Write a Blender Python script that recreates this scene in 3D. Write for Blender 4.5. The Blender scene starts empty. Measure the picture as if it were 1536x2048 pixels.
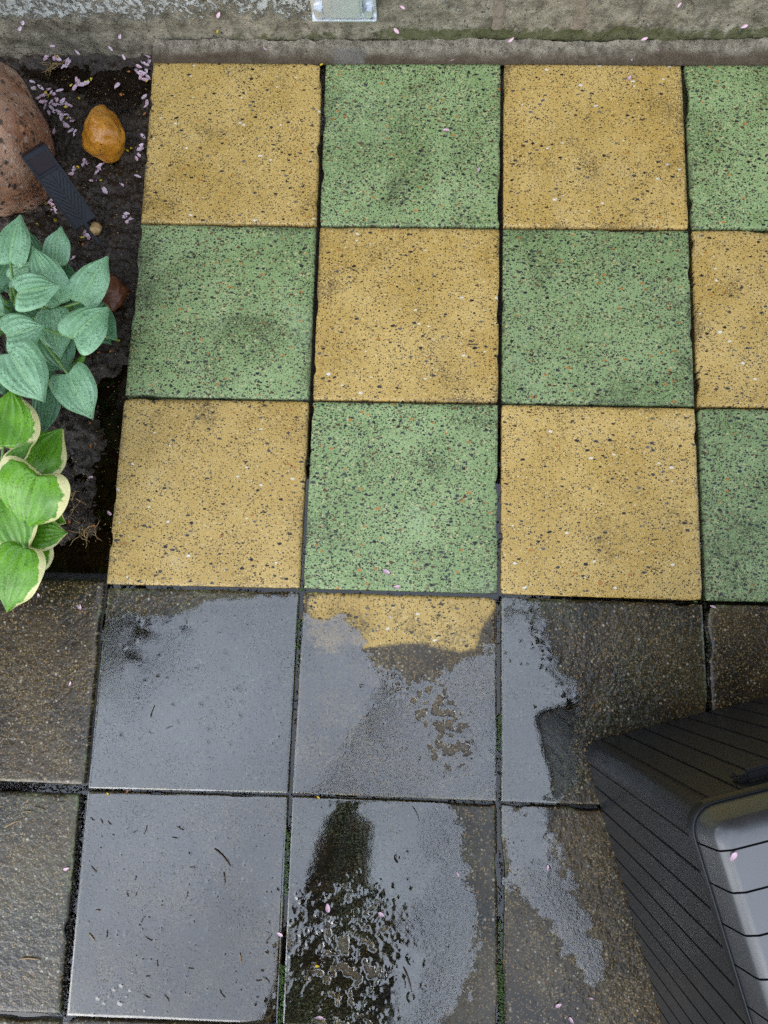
import bpy, bmesh, math, random
import numpy as np
from mathutils import Vector, Matrix, Quaternion

rnd = random.Random(7)
scene = bpy.context.scene
COL = scene.collection

# ---------------------------------------------------------------- camera
F, CAM = 1450.0, np.array([0.6165, -1.2791, 1.4624])
PITCH, ROLL, YAW = 0.165, 0.0322, 0.0251
def _rz(a): return np.array([[math.cos(a), -math.sin(a), 0], [math.sin(a), math.cos(a), 0], [0, 0, 1]])
def _rx(a): return np.array([[1, 0, 0], [0, math.cos(a), -math.sin(a)], [0, math.sin(a), math.cos(a)]])
def _ry(a): return np.array([[math.cos(a), 0, math.sin(a)], [0, 1, 0], [-math.sin(a), 0, math.cos(a)]])
ROT = _rz(YAW) @ _rx(PITCH) @ _ry(ROLL)
cd = bpy.data.cameras.new('camera')
cam = bpy.data.objects.new('camera', cd)
COL.objects.link(cam)
cd.sensor_width = 36.0
cd.lens = 36.0 * F / 2048.0
cd.clip_start, cd.clip_end = 0.01, 500.0
m4 = Matrix([list(ROT[0]) + [CAM[0]], list(ROT[1]) + [CAM[1]], list(ROT[2]) + [CAM[2]], [0, 0, 0, 1]])
cam.matrix_world = m4
scene.camera = cam

def at(px, py, z=0.0):
    """survey helper: photograph pixel -> point of the place at height z"""
    d = ROT @ np.array([(px - 768) / F, (1024 - py) / F, -1.0])
    return CAM + d * ((z - CAM[2]) / d[2])
def V(px, py, z=0.0): return Vector(at(px, py, z))

# ---------------------------------------------------------------- sky, sun, exposure
SUN_EL, SUN_AZ = math.radians(35), math.radians(215)      # azimuth from +y, clockwise
world = bpy.data.worlds.new('World'); scene.world = world; world.use_nodes = True
wn = world.node_tree; wn.nodes.clear()
sky = wn.nodes.new('ShaderNodeTexSky'); sky.sky_type = 'NISHITA'; sky.sun_disc = False
sky.sun_elevation = SUN_EL; sky.sun_rotation = SUN_AZ; sky.dust_density = 4.0; sky.air_density = 1.0
hs = wn.nodes.new('ShaderNodeHueSaturation'); hs.inputs['Saturation'].default_value = 0.30
mixo = wn.nodes.new('ShaderNodeMix'); mixo.data_type = 'RGBA'
mixo.inputs[0].default_value = 0.75
mixo.inputs[7].default_value = (8.3, 9.5, 11.6, 1)       # the even grey of the overcast
bg = wn.nodes.new('ShaderNodeBackground'); bg.inputs[1].default_value = 0.15
wo = wn.nodes.new('ShaderNodeOutputWorld')
wn.links.new(sky.outputs[0], hs.inputs['Color']); wn.links.new(hs.outputs[0], mixo.inputs[6])
wtc = wn.nodes.new('ShaderNodeTexCoord'); wnz = wn.nodes.new('ShaderNodeTexNoise'); wnz.inputs['Scale'].default_value = 3.2; wnz.inputs['Detail'].default_value = 4
wmr = wn.nodes.new('ShaderNodeMapRange'); wmr.inputs[1].default_value = .3; wmr.inputs[2].default_value = .7; wmr.inputs[3].default_value = .78; wmr.inputs[4].default_value = 1.28
wsc = wn.nodes.new('ShaderNodeVectorMath'); wsc.operation = 'SCALE'       # soft mottling of the cloud deck
wn.links.new(wtc.outputs['Generated'], wnz.inputs['Vector']); wn.links.new(wnz.outputs[0], wmr.inputs[0])
wn.links.new(mixo.outputs[2], wsc.inputs[0]); wn.links.new(wmr.outputs[0], wsc.inputs['Scale']); wn.links.new(wsc.outputs[0], bg.inputs[0]); wn.links.new(bg.outputs[0], wo.inputs[0])
sl = bpy.data.lights.new('sun', 'SUN'); sl.energy = 0.65; sl.angle = math.radians(44); sl.color = (1, .965, .92)
so = bpy.data.objects.new('sun', sl); COL.objects.link(so)
sd = Vector((math.sin(SUN_AZ) * math.cos(SUN_EL), math.cos(SUN_AZ) * math.cos(SUN_EL), math.sin(SUN_EL)))
so.rotation_euler = sd.to_track_quat('Z', 'Y').to_euler(); so.location = sd * 20
vs = scene.view_settings
vs.view_transform = 'Standard'; vs.look = 'None'; vs.exposure = 0.55; vs.gamma = 1.0; vs.use_curve_mapping = False

cy_ = scene.cycles
cy_.use_denoising = False; cy_.use_adaptive_sampling = False
cy_.max_bounces = 6; cy_.diffuse_bounces = 2; cy_.glossy_bounces = 3; cy_.transmission_bounces = 2; cy_.transparent_max_bounces = 8

# ---------------------------------------------------------------- numpy noise
_lat = {}
def vnoise(x, y, seed=0):
    if seed not in _lat: _lat[seed] = np.random.RandomState(seed + 11).rand(257, 257)
    L = _lat[seed]
    xi, yi = np.floor(x).astype(int), np.floor(y).astype(int)
    fx, fy = x - xi, y - yi
    fx, fy = fx * fx * (3 - 2 * fx), fy * fy * (3 - 2 * fy)
    a, b = L[xi % 256, yi % 256], L[(xi + 1) % 256, yi % 256]
    c, d = L[xi % 256, (yi + 1) % 256], L[(xi + 1) % 256, (yi + 1) % 256]
    return (a * (1 - fx) + b * fx) * (1 - fy) + (c * (1 - fx) + d * fx) * fy
def fbm(x, y, seed=0, o=4):
    s, a, t = 0, 1.0, 0
    for i in range(o):
        s = s + a * vnoise(x * 2 ** i + i * 17.3, y * 2 ** i + i * 5.7, seed + i); t += a; a *= .5
    return s / t
def sstep(a, b, x):
    t = np.clip((x - a) / (b - a), 0, 1); return t * t * (3 - 2 * t)
def poly_sd(x, y, pts):
    """signed distance to a polygon, positive inside"""
    d = np.full(x.shape, 1e9); ins = np.zeros(x.shape, bool)
    n = len(pts)
    for i in range(n):
        ax, ay = pts[i]; bx_, by_ = pts[(i + 1) % n]
        ex, ey = bx_ - ax, by_ - ay
        t = np.clip(((x - ax) * ex + (y - ay) * ey) / (ex * ex + ey * ey + 1e-12), 0, 1)
        d = np.minimum(d, np.hypot(x - ax - t * ex, y - ay - t * ey))
        c = ((ay > y) != (by_ > y))
        with np.errstate(divide='ignore', invalid='ignore'):
            xx = (bx_ - ax) * (y - ay) / (by_ - ay + 1e-15) + ax
        ins ^= c & (x < xx)
    return np.where(ins, d, -d)

# ---------------------------------------------------------------- object helpers
def mk(name, verts, faces, mat=None, parent=None, smooth=True, org=None):
    """one mesh object from points in world space"""
    verts = np.asarray(verts, float).reshape(-1, 3)
    if org is None: org = (verts.min(0) + verts.max(0)) / 2; org[2] = verts[:, 2].min()
    org = np.asarray(org, float)
    me = bpy.data.meshes.new(name)
    me.from_pydata((verts - org).tolist(), [], faces if isinstance(faces, list) else faces.tolist())
    me.update()
    if smooth: me.polygons.foreach_set('use_smooth', [True] * len(me.polygons))
    o = bpy.data.objects.new(name, me); COL.objects.link(o)
    if mat: me.materials.append(mat)
    if parent is not None:
        o.parent = parent; o.location = Vector(org) - gloc(parent)
    else: o.location = org
    return o
def gloc(o):
    v = Vector(o.location)
    while o.parent: o = o.parent; v += o.location
    return v
def tag(o, label=None, cat=None, group=None, kind=None):
    if label: o['label'] = label
    if cat: o['category'] = cat
    if group: o['group'] = group
    if kind: o['kind'] = kind
    return o
def empty(name, loc, label=None, cat=None, group=None):
    o = bpy.data.objects.new(name, None); COL.objects.link(o); o.location = loc; o.empty_display_size = .05
    return tag(o, label, cat, group)

def pattr(o, nm, arr):
    a = o.data.attributes.new(nm, 'FLOAT', 'POINT'); a.data.foreach_set('value', arr.astype(np.float32).ravel())

class MB:
    """collects shapes of ONE part"""
    def __init__(s): s.v, s.f = [], []
    def add(s, v, f):
        b = len(s.v); s.v += [tuple(p) for p in v]; s.f += [tuple(i + b for i in q) for q in f]; return s
    def box(s, x0, x1, y0, y1, z0, z1, M=None):
        v = [Vector(p) for p in ((x0, y0, z0), (x1, y0, z0), (x1, y1, z0), (x0, y1, z0), (x0, y0, z1), (x1, y0, z1), (x1, y1, z1), (x0, y1, z1))]
        if M: v = [M @ p for p in v]
        return s.add(v, [(0, 3, 2, 1), (4, 5, 6, 7), (0, 1, 5, 4), (1, 2, 6, 5), (2, 3, 7, 6), (3, 0, 4, 7)])
    def bbox(s, x0, x1, y0, y1, z0, z1, b, M=None):
        """box with chamfered edges"""
        bm = bmesh.new(); bmesh.ops.create_cube(bm, size=1)
        for p in bm.verts:
            p.co = Vector(((x0 + x1) / 2 + p.co.x * (x1 - x0), (y0 + y1) / 2 + p.co.y * (y1 - y0), (z0 + z1) / 2 + p.co.z * (z1 - z0)))
        bmesh.ops.bevel(bm, geom=bm.edges[:], offset=b, segments=2, affect='EDGES')
        if M: bm.transform(M)
        bm.verts.index_update()
        s.add([tuple(p.co) for p in bm.verts], [[q.index for q in fc.verts] for fc in bm.faces]); bm.free(); return s
    def tube(s, pts, rad, n=6):
        pts = [Vector(p) for p in pts]; k = len(pts)
        if not hasattr(rad, '__len__'): rad = [rad] * k
        b = len(s.v); up = Vector((.31, .17, .93))
        for i, p in enumerate(pts):
            t = (pts[min(i + 1, k - 1)] - pts[max(i - 1, 0)]).normalized()
            a = t.cross(up)
            if a.length < 1e-3: a = t.cross(Vector((1, 0, 0)))
            a.normalize(); c = t.cross(a)
            for j in range(n):
                w = 2 * math.pi * j / n
                s.v.append(tuple(p + (a * math.cos(w) + c * math.sin(w)) * rad[i]))
        for i in range(k - 1):
            for j in range(n):
                s.f.append((b + i * n + j, b + i * n + (j + 1) % n, b + (i + 1) * n + (j + 1) % n, b + (i + 1) * n + j))
        s.f.append(tuple(b + j for j in range(n))[::-1]); s.f.append(tuple(b + (k - 1) * n + j for j in range(n)))
        return s
    def build(s, name, mat, parent=None, smooth=False, org=None): return mk(name, s.v, s.f, mat, parent, smooth, org)

def grid_faces(nx, ny, keep=None):
    i = np.arange(nx - 1)[:, None] * ny + np.arange(ny - 1)[None, :]
    f = np.stack([i, i + ny, i + ny + 1, i + 1], -1)
    return f.reshape(-1, 4) if keep is None else f[keep]

# ---------------------------------------------------------------- material helpers
def mat(name):
    m = bpy.data.materials.new(name); m.use_nodes = True; m.node_tree.nodes.clear(); return m
def N(m, t, ins=None, out=0, **props):
    nt = m.node_tree; n = nt.nodes.new('ShaderNode' + t)
    for k, v in props.items(): setattr(n, k, v)
    for k, v in (ins or {}).items():
        s = n.inputs[k]
        if isinstance(v, bpy.types.NodeSocket): nt.links.new(v, s)
        else: s.default_value = v if not (isinstance(v, tuple) and len(v) == 3 and s.type == 'RGBA') else v + (1,)
    return n if out is None else n.outputs[out]
def mathn(m, op, a, b=0.0, c=0.0, clamp=False): return N(m, 'Math', {0: a, 1: b, 2: c}, operation=op, use_clamp=clamp)
def mixc(m, f, a, b, blend='MIX'):
    n = N(m, 'Mix', None, None, data_type='RGBA', blend_type=blend)
    for i, v in ((0, f), (6, a), (7, b)):
        if isinstance(v, bpy.types.NodeSocket): m.node_tree.links.new(v, n.inputs[i])
        else: n.inputs[i].default_value = v + (1,) if isinstance(v, tuple) and len(v) == 3 else v
    return n.outputs[2]
def ramp(m, f, stops):
    n = N(m, 'ValToRGB', {0: f}, None); e = n.color_ramp.elements
    while len(e) < len(stops): e.new(.5)
    for q, (p, c) in zip(e, stops):
        q.position = p; q.color = (c + (1,)) if isinstance(c, tuple) else (c, c, c, 1)
    return n.outputs[0]
def ss(m, f, a, b):
    return N(m, 'MapRange', {0: f, 1: a, 2: b, 3: 0.0, 4: 1.0}, interpolation_type='SMOOTHSTEP')
def noise(m, vec, scale, detail=3.0, rough=.55, dist=0.0): return N(m, 'TexNoise', {'Vector': vec, 'Scale': scale, 'Detail': detail, 'Roughness': rough, 'Distortion': dist})
def principled(m, color, rough=.5, normal=None, spec=None, **kw):
    ins = {'Base Color': color, 'Roughness': rough}
    if normal is not None: ins['Normal'] = normal
    if spec is not None: ins['Specular IOR Level'] = spec
    ins.update(kw)
    p = N(m, 'BsdfPrincipled', ins)
    N(m, 'OutputMaterial', {0: p}, None); return m
def bump(m, h, dist, strength=1.0, normal=None):
    ins = {'Strength': strength, 'Distance': dist, 'Height': h}
    if normal is not None: ins['Normal'] = normal
    return N(m, 'Bump', ins)
def objvec(m):
    """object coordinates shifted by a per-object amount, so that no two look-alikes share a pattern"""
    tc = N(m, 'TexCoord', None, 3); r = N(m, 'ObjectInfo', None, 5)
    sh = N(m, 'CombineXYZ', {0: mathn(m, 'MULTIPLY', r, 37.0), 1: mathn(m, 'MULTIPLY', r, 91.0), 2: mathn(m, 'MULTIPLY', r, 13.0)})
    return N(m, 'VectorMath', {0: tc, 1: sh}, operation='ADD')
def simple(name, color, rough=.5, var=.25, scale=40, bumpd=0.0, bscale=200, **kw):
    m = mat(name); v = objvec(m); nz = noise(m, v, scale)
    c = mixc(m, nz, tuple(x * (1 - var) for x in color), tuple(x * (1 + var) for x in color))
    nr = bump(m, noise(m, v, bscale), bumpd) if bumpd else None
    return principled(m, c, rough, nr, **kw)

def flecks(m, col, vec, scale, dens, r, colors, stretch=None, soft=.06, warp=.25, dim='3D'):
    """scatter irregular stone chips over a colour"""
    wv = N(m, 'TexNoise', {'Vector': vec, 'Scale': scale * 1.6, 'Detail': 1.0}, 1)
    v2 = N(m, 'VectorMath', {0: N(m, 'VectorMath', {0: wv, 1: (.5, .5, .5)}, operation='SUBTRACT'), 'Scale': warp / scale}, operation='SCALE')
    p = N(m, 'VectorMath', {0: vec, 1: v2}, operation='ADD')
    if stretch: p = N(m, 'Mapping', {'Vector': p, 'Rotation': (0, 0, stretch[0]), 'Scale': (1.0, stretch[1], 1.0)})
    vo = N(m, 'TexVoronoi', {'Vector': p, 'Scale': scale, 'Randomness': 1.0}, None, voronoi_dimensions=dim)
    sep = N(m, 'SeparateColor', {0: vo.outputs['Color']}, None)
    rr = mathn(m, 'MULTIPLY_ADD', sep.outputs[1], r * .8, r * .45)
    inn = N(m, 'MapRange', {0: mathn(m, 'SUBTRACT', vo.outputs['Distance'], rr), 1: soft, 2: -soft, 3: 0.0, 4: 1.0})
    pick = mathn(m, 'LESS_THAN', sep.outputs[0], N(m, 'MapRange', {0: noise(m, vec, 11 + scale * .02, 2.0, .6), 1: .32, 2: .68, 3: dens * .45, 4: dens * 1.5}))
    f = mathn(m, 'MULTIPLY', inn, pick)
    cc = N(m, 'ValToRGB', {0: sep.outputs[2]}, None); cc.color_ramp.interpolation = 'CONSTANT'
    e = cc.color_ramp.elements
    while len(e) < len(colors): e.new(.5)
    for i, (q, k) in enumerate(zip(e, colors)): q.position = i / len(colors); q.color = k + (1,)
    return mixc(m, f, col, cc.outputs[0]), f

BLK, DGR, BRN, RED, CRM, WHT, ORG, GRY = (.012, .014, .016), (.04, .045, .045), (.09, .05, .022), (.2, .07, .03), (.55, .45, .22), (.75, .72, .62), (.42, .19, .04), (.12, .12, .11)
def terrazzo(m, vec, kind):
    big = noise(m, vec, 7, 4, .6); T = {'dim': '2D'}
    if kind == 'yellow':
        c = mixc(m, ss(m, big, .3, .7), (.51, .34, .088), (.63, .445, .148))
        c = mixc(m, mathn(m, 'MULTIPLY', ss(m, noise(m, vec, 480, 2), .44, .66), .5), c, (.34, .21, .06))
        c, _ = flecks(m, c, vec, 250, .44, .30, [DGR, BRN, BRN, (.70, .58, .32), BLK, DGR], soft=.08, **T)
        c, _ = flecks(m, c, vec, 135, .27, .26, [DGR, BRN, BLK, CRM, BRN, DGR, BLK], (.6, 1.5), **T)
        c, _ = flecks(m, c, vec, 52, .25, .20, [DGR, BLK, GRY, BRN, BLK, DGR, WHT, ORG], (2.1, 1.7), soft=.03, **T)
    else:
        c = mixc(m, ss(m, big, .3, .7), (.225, .325, .128), (.318, .432, .192))
        c = mixc(m, mathn(m, 'MULTIPLY', ss(m, noise(m, vec, 480, 2), .44, .66), .45), c, (.10, .15, .055))
        c, _ = flecks(m, c, vec, 240, .60, .33, [BLK, DGR, BRN, (.48, .50, .26), BRN, BLK], soft=.08, **T)
        c, _ = flecks(m, c, vec, 130, .52, .30, [BLK, BRN, DGR, BRN, CRM, BLK, (.14, .10, .045)], (.4, 1.4), **T)
        c, _ = flecks(m, c, vec, 58, .40, .22, [BLK, BRN, DGR, (.15, .09, .04), BLK, DGR, ORG, DGR], (1.9, 1.6), soft=.03, **T)
    return c
def washed_mat(kind):
    m = mat('washed terrazzo ' + kind); v = objvec(m)
    c = terrazzo(m, v, kind)
    # grime left in clouds and along the edges
    g = noise(m, v, 5.5, 6, .68, .4)
    rn = N(m, 'ObjectInfo', None, 5)
    ed = N(m, 'Attribute', None, 2, attribute_name='edge')
    amt = mathn(m, 'MULTIPLY_ADD', mathn(m, 'FRACT', mathn(m, 'MULTIPLY', rn, 7.3)), .16, -.08)
    zone = mathn(m, 'ADD', mathn(m, 'ADD', ss(m, g, .40, .78), amt), mathn(m, 'MULTIPLY', ed, mathn(m, 'MULTIPLY', noise(m, v, 14, 3), 1.1)), clamp=True)
    dots = mathn(m, 'ADD', noise(m, v, 240, 4, .75), mathn(m, 'MULTIPLY', zone, .24))
    gm = mathn(m, 'MULTIPLY', ss(m, dots, .60, .70), mathn(m, 'MULTIPLY_ADD', zone, .42, .25))
    c = mixc(m, gm, c, (.055, .036, .014) if kind == 'yellow' else (.032, .036, .016))
    # bleached patches and each slab's own tone
    c = mixc(m, mathn(m, 'MULTIPLY', ss(m, noise(m, v, 9, 3, .6), .60, .75), .22), c, (.66, .55, .30) if kind == 'yellow' else (.40, .52, .30))
    tone = mathn(m, 'MULTIPLY_ADD', rn, .22, .89)
    c = mixc(m, 1.0, c, N(m, 'CombineColor', {0: tone, 1: tone, 2: tone}), 'MULTIPLY')
    h = mathn(m, 'ADD', noise(m, v, 420, 3), mathn(m, 'MULTIPLY', noise(m, v, 120, 2), .7))
    rg = N(m, 'MapRange', {0: noise(m, v, 14, 3), 1: .3, 2: .7, 3: .30, 4: .52})
    return principled(m, c, rg, bump(m, h, .0012, .55), .5)
def dirty_mat(kind):
    """algae-dark wet slab; attribute 'film' = standing water above, 'clean' = washed strip"""
    m = mat('unwashed terrazzo ' + kind); v = objvec(m)
    tz = terrazzo(m, v, kind)
    film = N(m, 'Attribute', None, 2, attribute_name='film')
    clean = N(m, 'Attribute', None, 2, attribute_name='clean')
    cl = noise(m, v, 6, 5, .62, .3)
    dirt = mixc(m, ss(m, cl, .32, .68), (.012, .008, .003), (.056, .036, .011))
    dirt, _ = flecks(m, dirt, v, 300, .5, .34, [(.20, .13, .045), (.018, .013, .007), (.28, .19, .065), (.010, .008, .006)], soft=.12, dim='2D')
    dirt, _ = flecks(m, dirt, v, 130, .22, .26, [(.20, .15, .07), (.30, .27, .20), (.16, .08, .03), (.05, .05, .045)], soft=.08, dim='2D')
    thin = mathn(m, 'MULTIPLY', ss(m, noise(m, v, 260, 4, .7), .50, .60), ss(m, noise(m, v, 9, 4, .6, .5), .36, .62))
    sp = (.50, .38, .17) if kind == 'yellow' else (.24, .32, .17)
    c = mixc(m, mathn(m, 'MULTIPLY', thin, mathn(m, 'MULTIPLY_ADD', film, .52, .20)), dirt, sp)
    lich = mathn(m, 'MULTIPLY', ss(m, noise(m, v, 22, 3, .5), .74, .79), ss(m, noise(m, v, 200, 3), .35, .6))
    c = mixc(m, mathn(m, 'MULTIPLY', lich, .7), c, (.36, .40, .24))
    ed = N(m, 'Attribute', None, 2, attribute_name='edge')
    em = mathn(m, 'MULTIPLY', mathn(m, 'MULTIPLY', ed, ss(m, noise(m, v, 12, 3), .5, .66)), ss(m, noise(m, v, 150, 3), .35, .6))
    c = mixc(m, mathn(m, 'MULTIPLY', em, .75), c, (.21, .27, .13))
    c = mixc(m, clean, c, tz)
    inv = mathn(m, 'SUBTRACT', 1.0, film, clamp=True)
    h1 = noise(m, v, 330, 3, .55); h2 = noise(m, v, 130, 2, .5)
    h3 = noise(m, v, 62, 2, .5, .4)
    h = mathn(m, 'ADD', mathn(m, 'MULTIPLY', h1, .55), mathn(m, 'ADD', mathn(m, 'MULTIPLY', h2, 1.0), mathn(m, 'MULTIPLY', h3, 1.9)))
    st = mathn(m, 'MULTIPLY', mathn(m, 'MULTIPLY_ADD', clean, -.6, 1.0), mathn(m, 'MULTIPLY_ADD', inv, .85, .15))
    nb = bump(m, h, .00095, st)
    p = N(m, 'BsdfPrincipled', {'Base Color': c, 'Roughness': .5, 'Specular IOR Level': .1, 'Normal': nb,
          'Coat Weight': mathn(m, 'MULTIPLY', mathn(m, 'MULTIPLY', inv, .95), mathn(m, 'MULTIPLY_ADD', clean, -.5, 1.0)), 'Coat Roughness': .03, 'Coat IOR': 1.52, 'Coat Normal': nb})
    N(m, 'OutputMaterial', {0: p}, None); return m
def water_mat(name, tint, ior=2.1, rip=0.0, thin=False):
    m = mat(name); v = N(m, 'NewGeometry', None, 0); n1 = None
    if rip: n1 = bump(m, noise(m, v, 60, 2), .002, rip)
    if thin:
        dep = N(m, 'Attribute', None, 2, attribute_name='depth')
        h = mathn(m, 'ADD', noise(m, v, 330, 3, .55), mathn(m, 'MULTIPLY', noise(m, v, 130, 2, .5), 1.1))
        n1 = bump(m, h, .0010, mathn(m, 'MULTIPLY_ADD', dep, -.97, 1.0, True))
    nn_ = {} if n1 is None else {'Normal': n1}
    fr = N(m, 'Fresnel', {'IOR': ior, **nn_})
    if thin:
        poke = mathn(m, 'MULTIPLY', ss(m, noise(m, v, 300, 3, .7), .55, .62), N(m, 'MapRange', {0: noise(m, v, 9, 4, .6), 1: .35, 2: .65, 3: .12, 4: .75}))
        poke = mathn(m, 'MULTIPLY', poke, mathn(m, 'MULTIPLY_ADD', dep, -.25, 1.0))
        fr = mathn(m, 'MULTIPLY', fr, mathn(m, 'SUBTRACT', 1.0, poke, clamp=True))
        rim = N(m, 'Attribute', None, 2, attribute_name='cover')
        cov = mathn(m, 'ADD', mathn(m, 'MULTIPLY', mathn(m, 'SUBTRACT', noise(m, v, 220, 3, .65), .5), 2.2), mathn(m, 'MULTIPLY_ADD', rim, 2.0, -.45))
        fr = mathn(m, 'MULTIPLY', fr, ss(m, cov, .0, .6))
    g = N(m, 'BsdfAnisotropic', {'Color': (1, 1, 1, 1), 'Roughness': .02, **nn_})
    t = N(m, 'BsdfTransparent', {'Color': tint + (1,)})
    N(m, 'OutputMaterial', {0: N(m, 'MixShader', {0: fr, 1: t, 2: g})}, None); return m

M = {}
M['yellow'], M['green'] = washed_mat('yellow'), washed_mat('green')
M['dyellow'], M['dgreen'] = dirty_mat('yellow'), dirty_mat('green')
M['water'] = water_mat('rain water film', (.95, .95, .94), 2.1, 0.0, True)
M['joint_water'] = water_mat('joint water', (.70, .66, .60), 1.6, .05)
M['mud_water'] = water_mat('muddy water', (.55, .42, .30), 1.40)

def soil_mat():
    m = mat('wet dark soil'); v = N(m, 'NewGeometry', None, 0)
    c = mixc(m, noise(m, v, 25, 5, .65), (.010, .006, .003), (.046, .028, .013))
    c, _ = flecks(m, c, v, 160, .25, .3, [(.10, .06, .03), (.02, .015, .01), (.16, .10, .05), (.06, .03, .015)])
    h = mathn(m, 'ADD', noise(m, v, 120, 5, .65), mathn(m, 'MULTIPLY', noise(m, v, 400, 2), .35))
    rg = N(m, 'MapRange', {0: noise(m, v, 30, 3), 1: .35, 2: .65, 3: .16, 4: .5})
    return principled(m, c, rg, bump(m, h, .005, .9), .6)
M['soil'] = soil_mat()
def plinth_mat():
    m = mat('weathered plinth'); v = N(m, 'NewGeometry', None, 0)
    s = N(m, 'SeparateXYZ', {0: v}, None)
    n1 = noise(m, v, 28, 5, .65)
    c = mixc(m, ss(m, n1, .3, .7), (.110, .098, .066), (.33, .295, .215))
    c, _ = flecks(m, c, v, 140, .3, .32, [(.28, .25, .19), (.05, .045, .03), (.33, .27, .18), (.09, .075, .05)], soft=.1)
    paint = N(m, 'Attribute', None, 2, attribute_name='paint')
    pm = ss(m, mathn(m, 'ADD', paint, mathn(m, 'MULTIPLY', mathn(m, 'SUBTRACT', noise(m, v, 70, 6, .75), .5), 2.3)), .42, .58)
    c = mixc(m, pm, c, mixc(m, noise(m, v, 120, 3), (.30, .31, .27), (.60, .61, .56)))
    moss = N(m, 'Attribute', None, 2, attribute_name='moss')
    mm = ss(m, mathn(m, 'ADD', moss, mathn(m, 'MULTIPLY', mathn(m, 'SUBTRACT', noise(m, v, 45, 4, .7), .5), 1.3)), .5, .75)
    c = mixc(m, mathn(m, 'MULTIPLY', mm, .85), c, mixc(m, noise(m, v, 150, 3), (.035, .042, .010), (.10, .105, .03)))
    h = mathn(m, 'ADD', noise(m, v, 90, 5, .65), mathn(m, 'MULTIPLY', pm, .6))
    return principled(m, c, .6, bump(m, h, .008, 1.0), .4)
M['plinth'] = plinth_mat()
def fillet_mat():
    m = mat('mortar fillet'); v = N(m, 'NewGeometry', None, 0)
    c = mixc(m, ss(m, noise(m, v, 42, 6, .75), .34, .66), (.135, .115, .082), (.40, .355, .275))
    c, _ = flecks(m, c, v, 220, .4, .32, [(.33, .27, .18), (.05, .04, .025), (.40, .34, .25), (.11, .08, .05)], soft=.1)
    lo = N(m, 'Attribute', None, 2, attribute_name='dark_low')
    c = mixc(m, mathn(m, 'MULTIPLY', lo, .85), c, (.075, .050, .026))  # mortar turns darker brown towards the lower edge
    cp = N(m, 'Attribute', None, 2, attribute_name='cement')
    c = mixc(m, mathn(m, 'MULTIPLY', mathn(m, 'MULTIPLY', cp, ss(m, noise(m, v, 60, 4, .7), .32, .55)), .8), c, (.19, .18, .16))
    return principled(m, c, .45, bump(m, noise(m, v, 110, 5, .75), .011, 1.0), .4)
M['fillet'] = fillet_mat()
def granite_mat():
    m = mat('pink granite'); v = objvec(m)
    c = mixc(m, ss(m, noise(m, v, 14, 4, .6), .35, .65), (.27, .115, .055), (.46, .27, .17))
    c, _ = flecks(m, c, v, 130, .6, .44, [(.09, .055, .035), (.50, .36, .27), (.035, .03, .028), (.42, .20, .10), (.26, .20, .16)], soft=.15, warp=.5)
    c, _ = flecks(m, c, v, 70, .42, .38, [(.07, .045, .03), (.44, .31, .23), (.48, .22, .11), (.03, .027, .025)], soft=.12, warp=.5)
    return principled(m, c, .34, bump(m, noise(m, v, 90, 6, .7), .008, .9), .45)
M['granite'] = granite_mat()
def ochre_mat():
    m = mat('wet ochre stone'); v = objvec(m)
    c = mixc(m, ss(m, noise(m, v, 24, 4, .6), .3, .7), (.40, .150, .012), (.60, .275, .030))
    c, _ = flecks(m, c, v, 150, .14, .3, [(.05, .035, .015), (.10, .05, .012), (.03, .025, .018)], soft=.12)
    return principled(m, c, .16, bump(m, noise(m, v, 55, 4, .6), .005, .8), .7)
M['ochre'] = ochre_mat()
M['red_stone'] = simple('red brown stone', (.13, .045, .018), .35, .5, 60, .003, 120)
M['tan_stone'] = simple('tan stone', (.40, .26, .11), .35, .3, 60, .001, 200)

def leaf_mat(name, c0, c1, margin=None, rough=.38, vein=(.16, .34, .14)):
    m = mat(name); uv = N(m, 'UVMap', None, 0); s = N(m, 'SeparateXYZ', {0: uv}, None)
    v = objvec(m)
    c = mixc(m, ss(m, noise(m, v, 16, 4, .6), .3, .7), c0, c1)
    av = mathn(m, 'ABSOLUTE', s.outputs[1])
    st = mathn(m, 'SINE', mathn(m, 'MULTIPLY', av, 46.0))
    c = mixc(m, mathn(m, 'MULTIPLY', ss(m, st, .55, 1.0), .20), c, tuple(x * .55 for x in c0))
    mid = ss(m, av, .075, .015)
    c = mixc(m, mathn(m, 'MULTIPLY', mid, .6), c, vein)
    # wet blotches and grit
    blot = mathn(m, 'MULTIPLY', ss(m, noise(m, v, 260, 3, .7), .53, .61), ss(m, noise(m, v, 30, 3), .32, .55))
    c = mixc(m, mathn(m, 'MULTIPLY', blot, .74), c, tuple(x * .30 for x in c0))
    if margin:
        mv = mathn(m, 'ADD', av, mathn(m, 'MULTIPLY', mathn(m, 'SUBTRACT', noise(m, v, 38, 3, .6), .5), .42))
        c = mixc(m, ss(m, mv, .83, .87), c, margin)
    else:
        c = mixc(m, mathn(m, 'MULTIPLY', ss(m, av, .95, 1.0), .5), c, (.30, .46, .22))
    rg = N(m, 'MapRange', {0: noise(m, v, 60, 3), 1: .35, 2: .65, 3: rough - .14, 4: rough + .08})
    p = N(m, 'BsdfPrincipled', {'Base Color': c, 'Roughness': rg, 'Specular IOR Level': .5, 'Normal': bump(m, noise(m, v, 330, 3), .0012, .5)})
    t = N(m, 'BsdfTranslucent', {'Color': mixc(m, .45, c, (.16, .34, .03))})
    N(m, 'OutputMaterial', {0: N(m, 'MixShader', {0: .12, 1: p, 2: t})}, None); return m
M['blue_leaf'] = leaf_mat('blue green hosta leaf', (.190, .390, .195), (.310, .550, .335), vein=(.36, .60, .26))
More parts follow.
